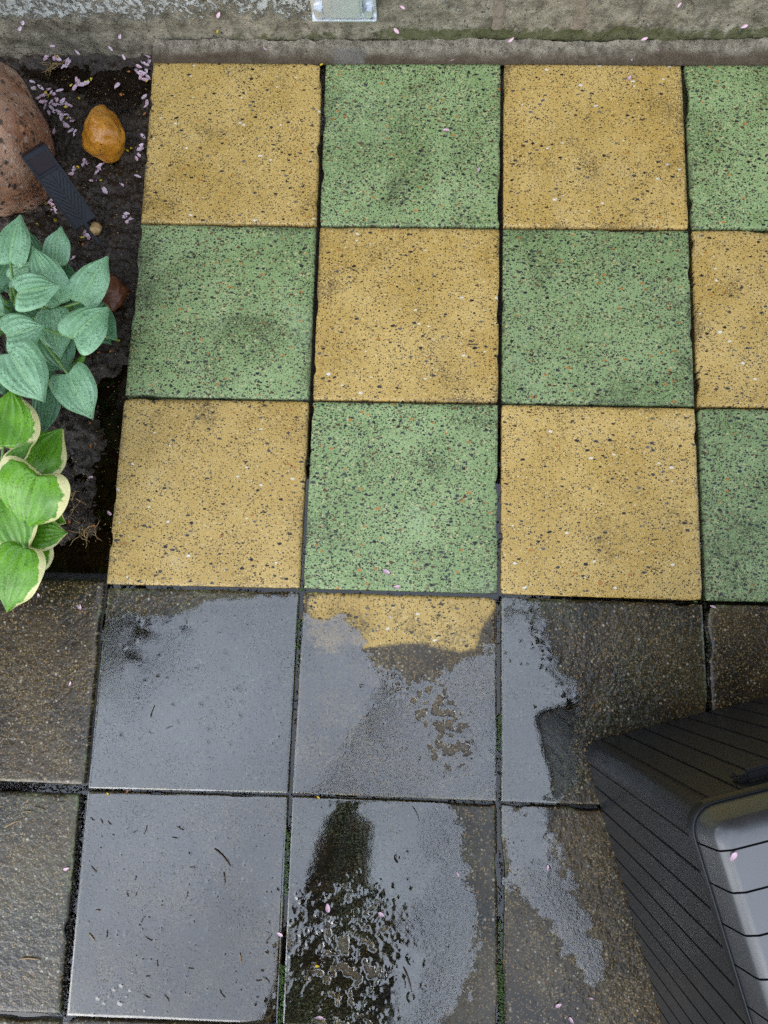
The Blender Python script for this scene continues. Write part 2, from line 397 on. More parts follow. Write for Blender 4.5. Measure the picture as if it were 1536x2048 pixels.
M['low_leaf'] = leaf_mat('shaded green hosta leaf', (.070, .195, .085), (.125, .290, .145), vein=(.14, .32, .10))  # darker copy of the blue leaf: shade painted into the low leaves
M['var_leaf'] = leaf_mat('cream edged hosta leaf', (.085, .250, .010), (.165, .410, .022), (.70, .66, .30), .30, (.10, .24, .02))
M['stalk'] = simple('leaf stalk', (.16, .30, .07), .35, .3, 60)
M['shoot'] = simple('young green shoot', (.10, .27, .02), .3, .3, 40)
M['petal'] = simple('pink petal', (.66, .44, .52), .45, .25, 90)
M['lilac_petal'] = simple('lilac petal', (.66, .51, .59), .45, .25, 90)
M['yellow_bit'] = simple('yellow blossom bit', (.62, .46, .02), .45, .25, 90)
M['green_bit'] = simple('green bud scale', (.26, .48, .02), .4, .2, 90)
M['orange_bit'] = simple('orange bark chip', (.38, .13, .03), .45, .3, 90)
M['twig'] = simple('dark wet twig', (.045, .028, .018), .4, .5, 120)
M['tan_twig'] = simple('tan plant fibre', (.30, .20, .08), .45, .4, 90)
M['grit'] = simple('wet grit', (.018, .014, .011), .25, .5, 200)
M['moss'] = simple('joint moss', (.055, .11, .02), .7, .6, 120)
M['lamp_plastic'] = simple('black lamp plastic', (.006, .008, .014), .30, .3, 80, .0006, 300, spec=.3)
M['panel'] = simple('solar cell', (.014, .008, .010), .35, .3, 60, spec=.25)
def plastic_mat():
    m = mat('black resin'); v = objvec(m)
    c = mixc(m, noise(m, v, 8, 4), (.011, .0115, .013), (.018, .019, .021))
    dust = mathn(m, 'MULTIPLY', ss(m, noise(m, v, 420, 3, .7), .60, .72), ss(m, noise(m, v, 10, 4), .4, .7))
    c = mixc(m, mathn(m, 'MULTIPLY', dust, .35), c, (.14, .14, .14))
    rg = N(m, 'MapRange', {0: noise(m, v, 20, 4), 1: .3, 2: .7, 3: .36, 4: .52})
    return principled(m, c, rg, bump(m, noise(m, v, 260, 2), .0001, .3), .35, **{'Coat Weight': .25, 'Coat Roughness': .20, 'Coat IOR': 1.5})
M['resin'] = plastic_mat()
def lid_mat():
    m = mat('rain wet resin lid'); v = objvec(m)
    c = mixc(m, noise(m, v, 8, 4), (.020, .021, .023), (.034, .036, .039))
    rg = N(m, 'MapRange', {0: noise(m, v, 24, 4), 1: .3, 2: .7, 3: .34, 4: .44})
    return principled(m, c, .45, bump(m, noise(m, v, 260, 2), .00015, .4), .5, **{'Coat Weight': 1.0, 'Coat Roughness': rg, 'Coat IOR': 1.9})
M['lid'] = lid_mat()
M['groove'] = simple('groove black', (.006, .006, .006), .8)
def zinc_mat():
    m = mat('galvanised steel'); v = objvec(m)
    c = mixc(m, noise(m, v, 60, 4), (.60, .64, .68), (.80, .83, .86))
    rust = ss(m, noise(m, v, 30, 2, .6), .68, .76)
    c = mixc(m, mathn(m, 'MULTIPLY', rust, .7), c, (.14, .07, .03))
    return principled(m, c, .35, bump(m, noise(m, v, 120, 3), .0008, .5), .5, Metallic=.75)
M['zinc'] = zinc_mat()
M['board'] = simple('stained timber board', (.055, .030, .016), .6, .4, 9, .001, 90)
M['fascia'] = simple('dark fascia', (.035, .025, .018), .5, .3)
M['gutter'] = simple('dark metal gutter', (.03, .03, .032), .35, .2)
M['strip'] = simple('old mortar strip', (.21, .17, .125), .7, .6, 90, .005, 120)
M['ground'] = simple('lawn ground', (.035, .055, .015), .8, .5, 6, .01, 60)
M['bed'] = simple('dark bedding grit', (.016, .012, .009), .35, .6, 120, .006, 150)
M['bark'] = simple('maple bark', (.07, .045, .03), .8, .4, 20, .004, 40)
M['maple'] = simple('dark red maple leaf', (.075, .018, .012), .45, .4, 8)
M['tree_leaf'] = simple('green tree leaf', (.045, .085, .02), .45, .4, 8)
M['skin'] = simple('skin', (.42, .24, .17), .5, .12, 30)
M['jacket'] = simple('dark rain jacket', (.018, .020, .026), .6, .3, 14, .002, 40)
M['trousers'] = simple('dark trousers', (.016, .015, .015), .8, .3, 20, .002, 60)
M['boot'] = simple('rubber boot', (.012, .012, .012), .35, .3)
M['phone'] = simple('phone shell', (.015, .015, .016), .2, .1)
M['hair'] = simple('brown hair', (.03, .018, .01), .6, .4, 80)
M['eye'] = simple('eye', (.5, .5, .5), .2, .1)

# ================================================================ THE SETTING
# far ground
g = 60.0
mk('ground', [(-g, -g, -.075), (g, -g, -.075), (g, g, -.075), (-g, g, -.075)], [(0, 1, 2, 3)], M['ground'], smooth=False, org=(0, 0, -.075))['kind'] = 'structure'

# paving: bedding sheet and its tiles
patio = mk('patio_paving', [(-1.64, -2.82, -.045), (2.42, -2.82, -.045), (2.42, .02, -.045), (.02, .02, -.045), (.02, -1.175, -.045), (-1.64, -1.175, -.045)], [(0, 1, 2, 3, 4, 5)], M['bed'], smooth=False, org=(.6, -1.2, -.045))
tag(patio, 'square terrazzo paving, yellow and green squares washed clean by the wall and dark unwashed squares below', kind='structure')

J = {(0, 0): (306, 124), (1, 0): (648, 126), (2, 0): (1005, 127), (3, 0): (1367, 129),
     (0, 1): (281, 446), (1, 1): (636, 451), (2, 1): (1003, 455), (3, 1): (1381, 458),
     (0, 2): (249, 794), (1, 2): (622, 801), (2, 2): (1000, 807), (3, 2): (1394, 814),
     (0, 3): (212, 1172), (1, 3): (603, 1180), (2, 3): (998, 1191), (3, 3): (1410, 1205),
     (0, 4): (172, 1580), (1, 4): (580, 1590), (2, 4): (998, 1606), (3, 4): (1432, 1622),
     (0, 5): (128, 2035), (1, 5): (560, 2052), (2, 5): (1003, 2072)}
def jn(i, j):
    if (i, j) in J: return at(*J[(i, j)])[:2]
    return np.array([.4 * i + .004, -.4 * j + .001])
GX, GY = .0040, .0026            # half joints
def cell(i, j, gl=GX, gr=GX, gt=GY, gb=GY):
    a, b, c, d = jn(i, j), jn(i + 1, j), jn(i + 1, j + 1), jn(i, j + 1)
    return [a + (gl, -gt), b + (-gr, -gt), c + (-gr, gb), d + (gl, gb)]
# puddle outlines (surveyed), and the height above the slabs they stand at
PUD = {
 'A': [(180, 1236), (262, 1214), (330, 1222), (420, 1192), (520, 1184), (640, 1170), (620, 1380), (600, 1620), (470, 1620), (140, 1620), (160, 1400)],
 'B': [(570, 1224), (690, 1222), (738, 1252), (746, 1290), (830, 1318), (905, 1316), (960, 1290), (1030, 1262), (1030, 1400), (1030, 1462), (1030, 1540), (1030, 1630), (920, 1630), (540, 1620), (560, 1380)],
 'C': [(960, 1180), (1082, 1190), (1100, 1262), (1128, 1330), (1164, 1352), (1172, 1420), (1160, 1490), (1164, 1560), (1100, 1640), (960, 1640)],
 'D': [(120, 1560), (300, 1560), (620, 1570), (610, 1820), (600, 2090), (80, 2080), (110, 1800)],
 'E': [(550, 1560), (900, 1570), (940, 1660), (950, 1735), (965, 1790), (975, 1870), (960, 1945), (950, 1995), (900, 2060), (880, 2110), (520, 2100), (535, 1820)],
 'F': [(970, 1590), (1092, 1600), (1128, 1690), (1165, 1780), (1215, 1890), (1240, 1985), (1190, 2000), (1120, 1910), (1060, 1830), (1000, 1770)],
}
PCELL = {'A': (0, 3), 'B': (1, 3), 'C': (2, 3), 'D': (0, 4), 'E': (1, 4), 'F': (2, 4)}
PUDW = {k: [tuple(at(*p)[:2]) for p in v] for k, v in PUD.items()}
PAMP = {'A': .13, 'B': .22, 'C': .15, 'D': .09, 'E': .17, 'F': .25}
PSOFT = {'A': .040, 'B': .055, 'C': .042, 'D': .018, 'E': .070, 'F': .06}
def pmask(k, x, y):
    sdv = poly_sd(x, y, PUDW[k])
    n = fbm(x * 60, y * 60, ord(k), 2) - .5
    m = .5 + np.clip(sdv / PSOFT[k], -1.2, 1.2) * .5 + n * PAMP[k] * 2 * np.exp(-(np.maximum(sdv, 0) / .045) ** 2) * (sdv > -.02)
    if k == 'B':   # the arm's dark reflection, shaped as a thinned streak in the sheet
        a, b = at(800, 1300)[:2], at(905, 1490)[:2]
        t = np.clip(((x - a[0]) * (b[0] - a[0]) + (y - a[1]) * (b[1] - a[1])) / ((b - a) @ (b - a)), 0, 1)
        d = np.hypot(x - a[0] - t * (b - a)[0], y - a[1] - t * (b - a)[1])
        m = m - np.exp(-(d / .040) ** 2) * (.28 + 2.6 * np.maximum(fbm(x * 95, y * 95, 71, 3) - .45, 0) * 2)
    if k == 'E':
        c = at(700, 1915)[:2]; d = np.hypot((x - c[0]) / 1.1, (y - c[1]) / 1.6)
        m = m - np.exp(-(d / .075) ** 2) * 2.6 * np.maximum(fbm(x * 85, y * 85, 91, 3) - .47, 0) * 1.5
    te = poly_sd(x, y, [tuple(q) for q in cell(*PCELL[k])])
    return np.minimum(m, .40 + np.clip(te / .0038, -.3, 1) * .65)
CLEAN = [tuple(at(*p)[:2]) for p in [(612, 1186), (700, 1186), (990, 1196), (994, 1212), (976, 1240), (962, 1262), (952, 1298), (925, 1304), (880, 1298), (845, 1287), (800, 1288), (735, 1296), (690, 1292), (668, 1310), (640, 1300), (616, 1270)]]

def tile(name, cor, kind, n=36, dirty=False, dz=0.0, seed=0, pud=None, clean=False, thick=.038):
    """cor: four joint corners TL, TR, BR, BL; returns a slab with worn edges"""
    cor = [np.array(c) for c in cor]
    us = np.concatenate([[0, .006, .018], np.linspace(.04, .96, n), [.982, .994, 1]])
    u, v = np.meshgrid(us, us, indexing='ij')
    X = sum(w[..., None] * c for w, c in zip(((1 - u) * (1 - v), u * (1 - v), u * v, (1 - u) * v), cor))
    cx, cy = X[..., 0].mean(), X[..., 1].mean()
    dx, dy = X[..., 0] - cx, X[..., 1] - cy
    rs = np.random.RandomState(seed + 5)
    # ragged arris: small waviness plus a few chips
    s = np.where((u < .02) | (u > .98), dy, dx) * 1.0
    side = np.where(u < .02, 1, np.where(u > .98, 2, np.where(v < .02, 3, 4)))
    rag = (fbm(s * 60 + side * 31.7 + seed * 7.1, s * 0 + seed, 3, 3) - .5) * .0022
    chip = np.maximum(vnoise(s * 22 + side * 13.3 + seed * 3.7, s * 0 + side * 2.1 + seed, 9) - .77, 0) * .034
    e = np.minimum(np.minimum(u, 1 - u), np.minimum(v, 1 - v))
    w = np.clip(1 - e / .012, 0, 1)
    inset = np.maximum(0, rag + chip) * w
    X[..., 0] -= np.sign(dx) * inset * ((u < .02) | (u > .98)); X[..., 1] -= np.sign(dy) * inset * ((v < .02) | (v > .98))
    # corners worn round
    for uc, vc in ((0, 0), (0, 1), (1, 0), (1, 1)):
        d = np.hypot(u - uc, v - vc); k = np.clip(1 - d / .03, 0, 1) * (.0003 + .0012 * rs.rand())
        X[..., 0] += k * (1 if uc == 0 else -1); X[..., 1] += k * (-1 if vc == 0 else 1)
    z = dz + (fbm(X[..., 0] * 9 + seed, X[..., 1] * 9, 21, 2) - .5) * .0012 - .0022 * np.clip(1 - e / .012, 0, 1) ** 2 - chip * w * .12
    z += dx * rs.uniform(-.0025, .0025) + dy * rs.uniform(-.0025, .0025)
    if dirty and pud: z = np.minimum(z, .0006)
    nn = len(us)
    verts = np.stack([X[..., 0], X[..., 1], z], -1).reshape(-1, 3)
    faces = grid_faces(nn, nn).tolist()
    faces = [f[::-1] for f in faces]
    ring = [i * nn for i in range(nn)] + [(nn - 1) * nn + j for j in range(1, nn)] + [i * nn + nn - 1 for i in range(nn - 2, -1, -1)] + [j for j in range(nn - 2, 0, -1)]
    b = len(verts); low = verts[ring].copy(); low[:, 2] = dz - thick
    verts = np.concatenate([verts, low]); k = len(ring)
    faces += [(ring[i], ring[(i + 1) % k], b + (i + 1) % k, b + i) for i in range(k)]
    o = mk(name, verts, faces, M[('d' if dirty else '') + kind], patio, True, (cx, cy, 0))
    me = o.data
    def attr(nm, arr):
        a = me.attributes.new(nm, 'FLOAT', 'POINT'); full = np.zeros(len(verts), np.float32); full[:arr.size] = arr.ravel(); a.data.foreach_set('value', full)
    attr('edge', np.clip(1 - e / (.035 if not dirty else .03), 0, 1) ** 1.5)
    if dirty:
        film = np.zeros(u.shape)
        for p in (pud or []): film = np.maximum(film, sstep(.48, .82, pmask(p, X[..., 0], X[..., 1])))
        attr('film', film)
        cl = np.zeros(u.shape)
        if clean:
            sdv = poly_sd(X[..., 0], X[..., 1], CLEAN)
            cl = sstep(-.004, .006, sdv + (fbm(X[..., 0] * 160, X[..., 1] * 160, 41, 3) - .5) * (.004 + .045 * sstep(at(800, 1250)[0], at(640, 1250)[0], X[..., 0])))
            c0 = at(705, 1250)[:2]; d = np.hypot(X[..., 0] - c0[0], (X[..., 1] - c0[1]) * 1.3)
            cl *= 1 - .85 * np.exp(-(d / .030) ** 2) * sstep(.35, .55, fbm(X[..., 0] * 220, X[..., 1] * 220, 43, 3))
            c0 = at(945, 1278)[:2]; rr = np.hypot(X[..., 0] - c0[0] + .03, X[..., 1] - c0[1] - .02)
            arc = (np.sin(rr * 900 + 5 * fbm(X[..., 0] * 60, X[..., 1] * 60, 45, 2)) > .6) * (X[..., 0] > c0[0] - .02) * np.exp(-((rr - .05) / .018) ** 2)
            cl *= 1 - .35 * arc
            # faint half-washed fan further down
            c1 = at(700, 1420)[:2]; d1 = np.hypot(X[..., 0] - c1[0], X[..., 1] - c1[1])
            cl = np.maximum(cl, .42 * np.exp(-(d1 / .13) ** 2) * sstep(.52, .66, fbm(X[..., 0] * 190, X[..., 1] * 190, 47, 4)))
            ridge = np.exp(-((X[..., 1] - c0[1]) / .07) ** 2) * (fbm(X[..., 0] * 40, X[..., 1] * 40, 49, 3) > .58) * .5
            cl *= 1 - ridge * sstep(.4, .6, fbm(X[..., 0] * 260, X[..., 1] * 260, 53, 2))
        attr('clean', cl * .92)
    return o

sd_ = 0
for j in range(-0, 7):
    for i in range(0, 6):
        sd_ += 1
        kind = 'yellow' if (i + j) % 2 == 0 else 'green'
        if j < 3:
            tile('tile', cell(i, j, gl=0 if i == 0 else GX, gt=0 if j == 0 else GY, gb=.0036 if j == 2 else GY), kind, 40, False, rnd.uniform(-.0008, .0008) + (.0012 if j == 2 else 0), sd_)
        else:
            key = {(0, 3): 'A', (1, 3): 'B', (2, 3): 'C', (0, 4): 'D', (1, 4): 'E', (2, 4): 'F'}.get((i, j))
            vis = j < 5 and i < 4
            n = 190 if key == 'B' else (110 if key else (60 if vis else 20))
            tile('tile', cell(i, j, gt=.0036 if j == 3 else GY), kind, n, True, -.0006, sd_, [key] if key else None, key == 'B')
# the column left of the planted bed's corner
def wq(*p): return [at(*q)[:2] for q in p]
tile('tile', wq((-215, 1153), (208, 1163), (169, 1570), (-262, 1551)), 'yellow', 60, True, .002, 201)
tile('tile', wq((-265, 1576), (158, 1590), (120, 2028), (-320, 2010)), 'green', 60, True, .001, 202)
tile('tile', wq((-322, 2024), (118, 2043), (76, 2530), (-380, 2500)), 'yellow', 20, True, .0, 203)
for q, (i, j) in enumerate([(-3, 3), (-3, 4), (-3, 5), (-4, 3), (-4, 4), (-4, 5), (-2, 6), (-3, 6), (-1, 6)]):
    x0, y0 = .4 * i + (.38 if i > -3 else -.012 + .4), -.4 * j + .012
    x0 = .4 * (i + 1) - .02 - .4 * 0
    tile('tile', [np.array(p) for p in ((x0 - .4 + .004, y0 - .003), (x0 - .004, y0 - .003), (x0 - .004, y0 - .397), (x0 - .4 + .004, y0 - .397))], 'yellow' if (i + j) % 2 else 'green', 20, True, 0, 300 + q)

# water standing in the joints
jw = mk('joint_water', [(-1.6, -2.78, -.0100), (2.39, -2.78, -.0100), (2.39, -.004, -.0100), (.012, -.004, -.0100), (.012, -1.19, -.0100), (-1.6, -1.19, -.0100)], [(0, 1, 2, 3, 4, 5)], M['joint_water'], smooth=False)
tag(jw, 'rain water standing in the joints between the tiles', kind='structure')

# puddles: sheets of water with a curved rim, dimpled where grit breaks the surface
RS = np.random.RandomState(3)
DEBRIS = {}
def puddle(k, label, res, nbump, arr):
    P = np.array(PUDW[k]); x0, y0 = P.min(0) - .02; x1, y1 = P.max(0) + .02
    xs, ys = np.arange(x0, x1, res), np.arange(y0, y1, res)
    X, Y = np.meshgrid(xs, ys, indexing='ij')
    m = pmask(k, X, Y)
    z = -.0010 + .0015 * sstep(.38, .50, m) + .0008 * sstep(.5, 1.0, m)
    z += (fbm(X * 30, Y * 30, 61, 2) - .5) * .00010
    pts = []
    for _ in range(nbump):
        if len(arr) == 4:
            px, py = RS.normal(arr[0], arr[2]), RS.normal(arr[1], arr[3])
        else: px, py = RS.uniform(*arr[0]), RS.uniform(*arr[1])
        if k == 'E' and py < 1768 and px < 765: continue
        c = at(px, py)[:2]
        i, j = int((c[0] - x0) / res), int((c[1] - y0) / res)
        if not (0 <= i < len(xs) and 0 <= j < len(ys)) or m[i, j] < .45: continue
        r0 = RS.uniform(.0010, .0026) if RS.rand() < .7 or k != 'E' else RS.uniform(.003, .0065)
        d = np.hypot(X - c[0], (Y - c[1]) * RS.uniform(.8, 1.2))
        amp = RS.uniform(.5, 1.1) * (.0006 if r0 < .003 else .0006) * (.55 if k == 'D' else 1)
        if r0 < .003: z += amp * np.exp(-(d / (r0 + .0016)) ** 2)
        else: z += amp * np.exp(-((d - r0) / .0020) ** 2) * (1 + .3 * np.sin(np.arctan2(Y - c[1], X - c[0]) * 3))
        pts.append((c[0], c[1], r0))
    DEBRIS[k] = pts
    keep = (m > .34); kq = keep[:-1, :-1] & keep[1:, :-1] & keep[:-1, 1:] & keep[1:, 1:]
    f = grid_faces(len(xs), len(ys), kq.ravel() if False else kq)
    verts = np.stack([X, Y, z], -1).reshape(-1, 3)
    used = np.unique(f); idx = np.full(len(verts), -1); idx[used] = np.arange(len(used))
    o = mk('puddle', verts[used], idx[f], M['water'])
    dpt = sstep(.46, .80, m)
    pattr(o, 'cover', sstep(.44, .90, m).reshape(-1)[used])
    if k == 'E': dpt = dpt * (1 - .93 * sstep(at(800, 1800)[0], at(900, 1800)[0], X + (fbm(X * 25, Y * 25, 151, 3) - .5) * .10))
    if k == 'B': dpt = dpt * (1 - .55 * sstep(at(700, 1560)[0], at(930, 1560)[0], X + (Y - at(800, 1400)[1]) * -.9 + (fbm(X * 25, Y * 25, 153, 3) - .5) * .08))
    if k == 'F': dpt = dpt * (.12 + .75 * sstep(at(1100, 1800)[1], at(1050, 1680)[1], Y + (fbm(X * 40, Y * 40, 155, 3) - .5) * .08))
    if k == 'A': dpt = dpt * (1 - .12 * sstep(.45, .62, fbm(X * 12, Y * 12, 157, 3)))
    pattr(o, 'depth', dpt.reshape(-1)[used])
    return tag(o, label, kind='structure')
puddle('A', 'wide grey puddle on the dark tile below the left yellow tile, edged by leaf reflections', .0022, 60, ((230, 570), (1210, 1560)))
puddle('B', 'grey puddle around the half washed yellow tile', .0022, 130, (880, 1400, 60, 70))
puddle('C', 'grey puddle reflecting the corner of the black storage box', .0022, 45, (1090, 1285, 35, 50))
puddle('D', 'broad grey puddle dotted with grit in the lower left', .0022, 170, ((170, 560), (1640, 2030)))
puddle('E', 'dimpled puddle reflecting the dark figure of the photographer', .0018, 260, (725, 1885, 85, 75))
puddle('F', 'small streaky puddle left of the black storage box', .0022, 25, ((1010, 1100), (1630, 1780)))

# planted bed: wet soil as a height field, water standing in its hollows
def soil_h(x, y):
    h = -.030 + (fbm(x * 14, y * 14, 81, 3) - .5) * .030 + (fbm(x * 70, y * 70, 83, 3) - .5) * .016 + np.maximum(fbm(x * 160, y * 160, 85, 2) - .55, 0) * .03
    for pts, dep, wd in ((SW1, .030, .03), (SW2, .020, .03)):
        h = h - dep * sstep(-wd, .012, poly_sd(x, y, pts) + (fbm(x * 50, y * 50, 87, 3) - .5) * .035)
    h = h + .02 * sstep(.25, .0, np.hypot(x + .28, y + .62)) + .02 * sstep(.2, 0, np.hypot(x + .38, y + .98))
    return h
SW1 = wq((70, 1110), (150, 1085), (192, 1060), (185, 990), (190, 930), (205, 870), (188, 820), (178, 765), (215, 738), (250, 735), (248, 800), (222, 1000), (214, 1160), (60, 1158))
SW2 = wq((30, 112), (290, 118), (285, 160), (240, 200), (190, 195), (165, 150), (120, 150), (60, 135))
res = .0042
xs, ys = np.arange(-1.9, .012, res), np.arange(-1.178, .046, res)
xs = np.concatenate([np.arange(-1.9, -.48, .02), np.arange(-.48, .010, .0036)])
X, Y = np.meshgrid(xs, ys, indexing='ij')
edge_x = np.interp(-Y, [-.1, 0, 1.18], [at(306, 124)[0], at(306, 124)[0], at(212, 1165)[0]])
Z = soil_h(X, Y)
Xc = np.minimum(X, edge_x + .004)
soil = mk('soil', np.stack([Xc, Y, Z], -1).reshape(-1, 3), grid_faces(len(xs), len(ys)), M['soil'])
tag(soil, 'wet black garden soil of the planted bed', kind='structure')
mw = mk('bed_puddle', [(-1.2, -1.176, -.0395), (at(212, 1160)[0], -1.176, -.0395), (at(306, 124)[0], .04, -.0395), (-1.2, .04, -.0395)], [(0, 1, 2, 3)], M['mud_water'], smooth=False)
tag(mw, 'brown rain water standing in the hollows of the soil', kind='structure')

# house: plinth with worn paint, boards above, eave and gutter
YW = .0415
house = empty('house', (.6, YW, 0), 'house wall with weathered grey concrete plinth and flaking white paint', 'house')
xs, zs = np.arange(-1.0, 2.2, .005), np.arange(-.08, .30, .005)
X, Zz = np.meshgrid(xs, zs, indexing='ij')
Yp = YW + (fbm(X * 26, Zz * 26, 101, 4) - .5) * .014 + np.maximum(fbm(X * 60, Zz * 60, 103, 3) - .52, 0) * -.012 - .004 * sstep(.055, .030, Zz + (fbm(X * 30, Zz * 0, 105, 2) - .5) * .02) * (X > .0)
pl = mk('plinth', np.stack([X, Yp, Zz], -1).reshape(-1, 3), grid_faces(len(xs), len(zs)), M['plinth'], house, True, (.6, YW, 0))
xl = at(620, 20, .1)[0]
paint = np.where(X < xl, sstep(.045, .11, Zz + (fbm(X * 12, Zz * 5, 107, 3) - .5) * .09) * .54, .20 + .25 * (fbm(X * 9, Zz * 9, 109, 3) - .5))
paint = np.where((X < at(300, 20, .08)[0]), sstep(.05, .10, Zz + (fbm(X * 12, Zz * 5, 107, 3) - .5) * .05) * .58, paint)
pattr(pl, 'paint', paint)
moss = np.where(X > at(320, 20, .05)[0], sstep(.075, .035, Zz) * (.25 + .75 * fbm(X * 13, Zz * 9, 115, 3)), .12) + np.where(X > at(760, 20, .05)[0], .22, 0)
pattr(pl, 'moss', moss)
for q, z in enumerate(np.arange(.30, 3.08, .14)):
    MB().bbox(-1.4, 2.6, YW + .005, YW + .03, z + .002, z + .138, .002).build('board', M['board'], house)
MB().box(-1.4, 2.6, YW + .031, YW + .22, -.08, 3.1).build('wall', M['fascia'], house)
MB().bbox(-1.6, 2.8, YW - .20, YW + .3, 3.10, 3.26, .004).build('eave', M['fascia'], house)
mb = MB(); prof = [(math.cos(a) * .06, math.sin(a) * .06) for a in np.linspace(math.pi, 2 * math.pi, 10)]
gv = []; yc = YW - .27
for x in (-1.6, 2.8):
    for (a, b) in prof: gv.append((x, yc + a, 3.24 + b))
    for (a, b) in prof[::-1]: gv.append((x, yc + a * .93, 3.24 + b * .93))
mb.add(gv, [(i, (i + 1) % 20, 20 + (i + 1) % 20, 20 + i) for i in range(20)])
mb.build('gutter', M['gutter'], house)
for px0, px1, zt in ((986, 1010, .055), (1146, 1176, .055)):
    x0, x1 = at(px0, 30, .09)[0], at(px1, 30, .09)[0]
    zz = np.arange(zt, .30, .01); xx = np.linspace(x0, x1, 5)
    A, B = np.meshgrid(xx, zz, indexing='ij')
    yy = YW - .006 + (fbm(A * 60, B * 60, 111, 3) - .5) * .006 + .006 * ((np.abs((A - (x0 + x1) / 2) / (x1 - x0) * 2)) ** 4)
    mk('mortar_strip', np.stack([A + (fbm(B * 50, A * 0, 113, 2) - .5) * .006, yy, B], -1).reshape(-1, 3), grid_faces(len(xx), len(zz)), M['strip'], house)
# mortar fillet running along the foot of the wall
xs = np.arange(at(306, 100)[0], 2.2, .005); ts = np.linspace(0, 1, 16)
X, T = np.meshgrid(xs, ts, indexing='ij')
Yf = -.0005 + T * (.034 + (fbm(X * 14, T * 0, 121, 2) - .5) * .010 + (fbm(X * 70, T * 0, 122, 3) - .5) * .008)
Zf = -.004 + .034 * T ** .75 + (fbm(X * 40, T * 3, 123, 3) - .5) * .009 * np.minimum(1, T * 4)
Zf = Zf - .05 * sstep(.93, 1.0, T) * 0
Yf += sstep(at(306, 100)[0] + .012, at(306, 100)[0], X) * 0
Xf = X + sstep(.02, 0, X - xs[0]) * T * .012
fl = mk('mortar_fillet', np.stack([Xf, Yf, Zf], -1).reshape(-1, 3), grid_faces(len(xs), len(ts)), M['fillet'])
pattr(fl, 'dark_low', sstep(.65, .1, T + (fbm(X * 10, T, 125, 3) - .5) * .8))
cxa, cxb = at(668, 105, .01)[0], at(730, 105, .01)[0]
pattr(fl, 'cement', sstep(cxa - .004, cxa + .004, X) * sstep(cxb + .004, cxb - .004, X) * sstep(.75, .6, T))
tag(fl, 'sloping brown mortar fillet along the foot of the wall', kind='structure')
mk('fillet_end', [(xs[0], -.0005, -.05), (xs[0] + .012, .036, -.05), (xs[0] + .012, .036, .03), (xs[0], -.0005, -.004)], [(0, 1, 2, 3)], M['fillet'], fl, False)

# galvanised bracket on the plinth
x0, x1 = at(626, 36, .09)[0], at(754, 36, .09)[0]; z0 = .098; yb = YW - .012
br = empty('metal_bracket', ((x0 + x1) / 2, yb, z0), 'galvanised steel bracket bolted to the plinth at the top edge', 'bracket')
mb = MB(); mb.bbox(x0, x1, yb - .004, yb + .003, z0, z0 + .16, .0015); mb.bbox(x0, x1, yb - .014, yb + .003, z0 - .002, z0 + .004, .0012)
mb.build('plate', M['zinc'], br)
xm, wc = (x0 + x1) / 2, (x1 - x0) * .29
MB().bbox(xm - wc, xm + wc, yb - .030, yb - .004, z0 + .022, z0 + .17, .004).build('channel', M['zinc'], br)
for xx in (x0 + .017, x1 - .017):
    b = MB(); b.tube([(xx, yb - .002, z0 + .022), (xx, yb - .018, z0 + .022)], .011, 6)
    bo = b.build('bolt', M['zinc'], br)
    MB().tube([(xx, yb - .003, z0 + .022), (xx, yb - .0065, z0 + .022)], .014, 14).build('washer', M['zinc'], bo)

# ================================================================ THINGS
# ---------------- stones
def stone(name, c, rad, mt, seed, shape=None, rough=.18, sub=5, rotz=0.0):
    bm = bmesh.new(); bmesh.ops.create_icosphere(bm, subdivisions=sub, radius=1)
    from mathutils import noise as mn
    off = Vector((seed * 3.1, seed * 1.7, seed * .9))
    for v in bm.verts:
        p = v.co.copy()
        k = 1 + rough * (mn.noise(p * 1.1 + off) * 1.0 + mn.noise(p * 2.6 + off) * .45 + mn.noise(p * 6 + off) * .14)
        q = p * k
        if shape: q = shape(q)
        v.co = Vector((q.x * rad[0], q.y * rad[1], q.z * rad[2]))
    bm.transform(Matrix.Translation(c) @ Matrix.Rotation(rotz, 4, 'Z'))
    vv = [tuple(v.co) for v in bm.verts]; ff = [[w.index for w in f.verts] for f in bm.faces]; bm.free()
    return mk(name, vv, ff, mt)
def boulder_shape(q):
    x = math.copysign(abs(q.x) ** .85, q.x); return Vector((x, q.y - .06 * q.x, q.z))
c = at(-22, 268, .07)
tag(stone('boulder', (c[0], c[1], .05), (.112, .155, .155), M['granite'], 3, boulder_shape, .16), 'large rounded pink granite boulder at the left edge by the wall', 'boulder')
def pear(q):
    k = 1 - .46 * max(-.30, q.y); return Vector((q.x * k, q.y, q.z * (1 - .2 * q.y)))
c = at(206, 259, .02)
tag(stone('rock', (c[0], c[1], .008), (.047, .058, .050), M['ochre'], 17, pear, .19), 'wet ochre pear shaped stone on the soil', 'stone')
c = at(188, 452, 0)
tag(stone('pebble', (c[0], c[1], -.010), (.013, .013, .011), M['tan_stone'], 12, None, .3, 3), 'small tan pebble at the foot of the black solar light', 'stone')
c = at(214, 582, 0)
tag(stone('rock', (c[0], c[1], -.018), (.036, .040, .030), M['red_stone'], 15, None, .3, 4), 'red brown stone half hidden behind the hosta leaves', 'stone')

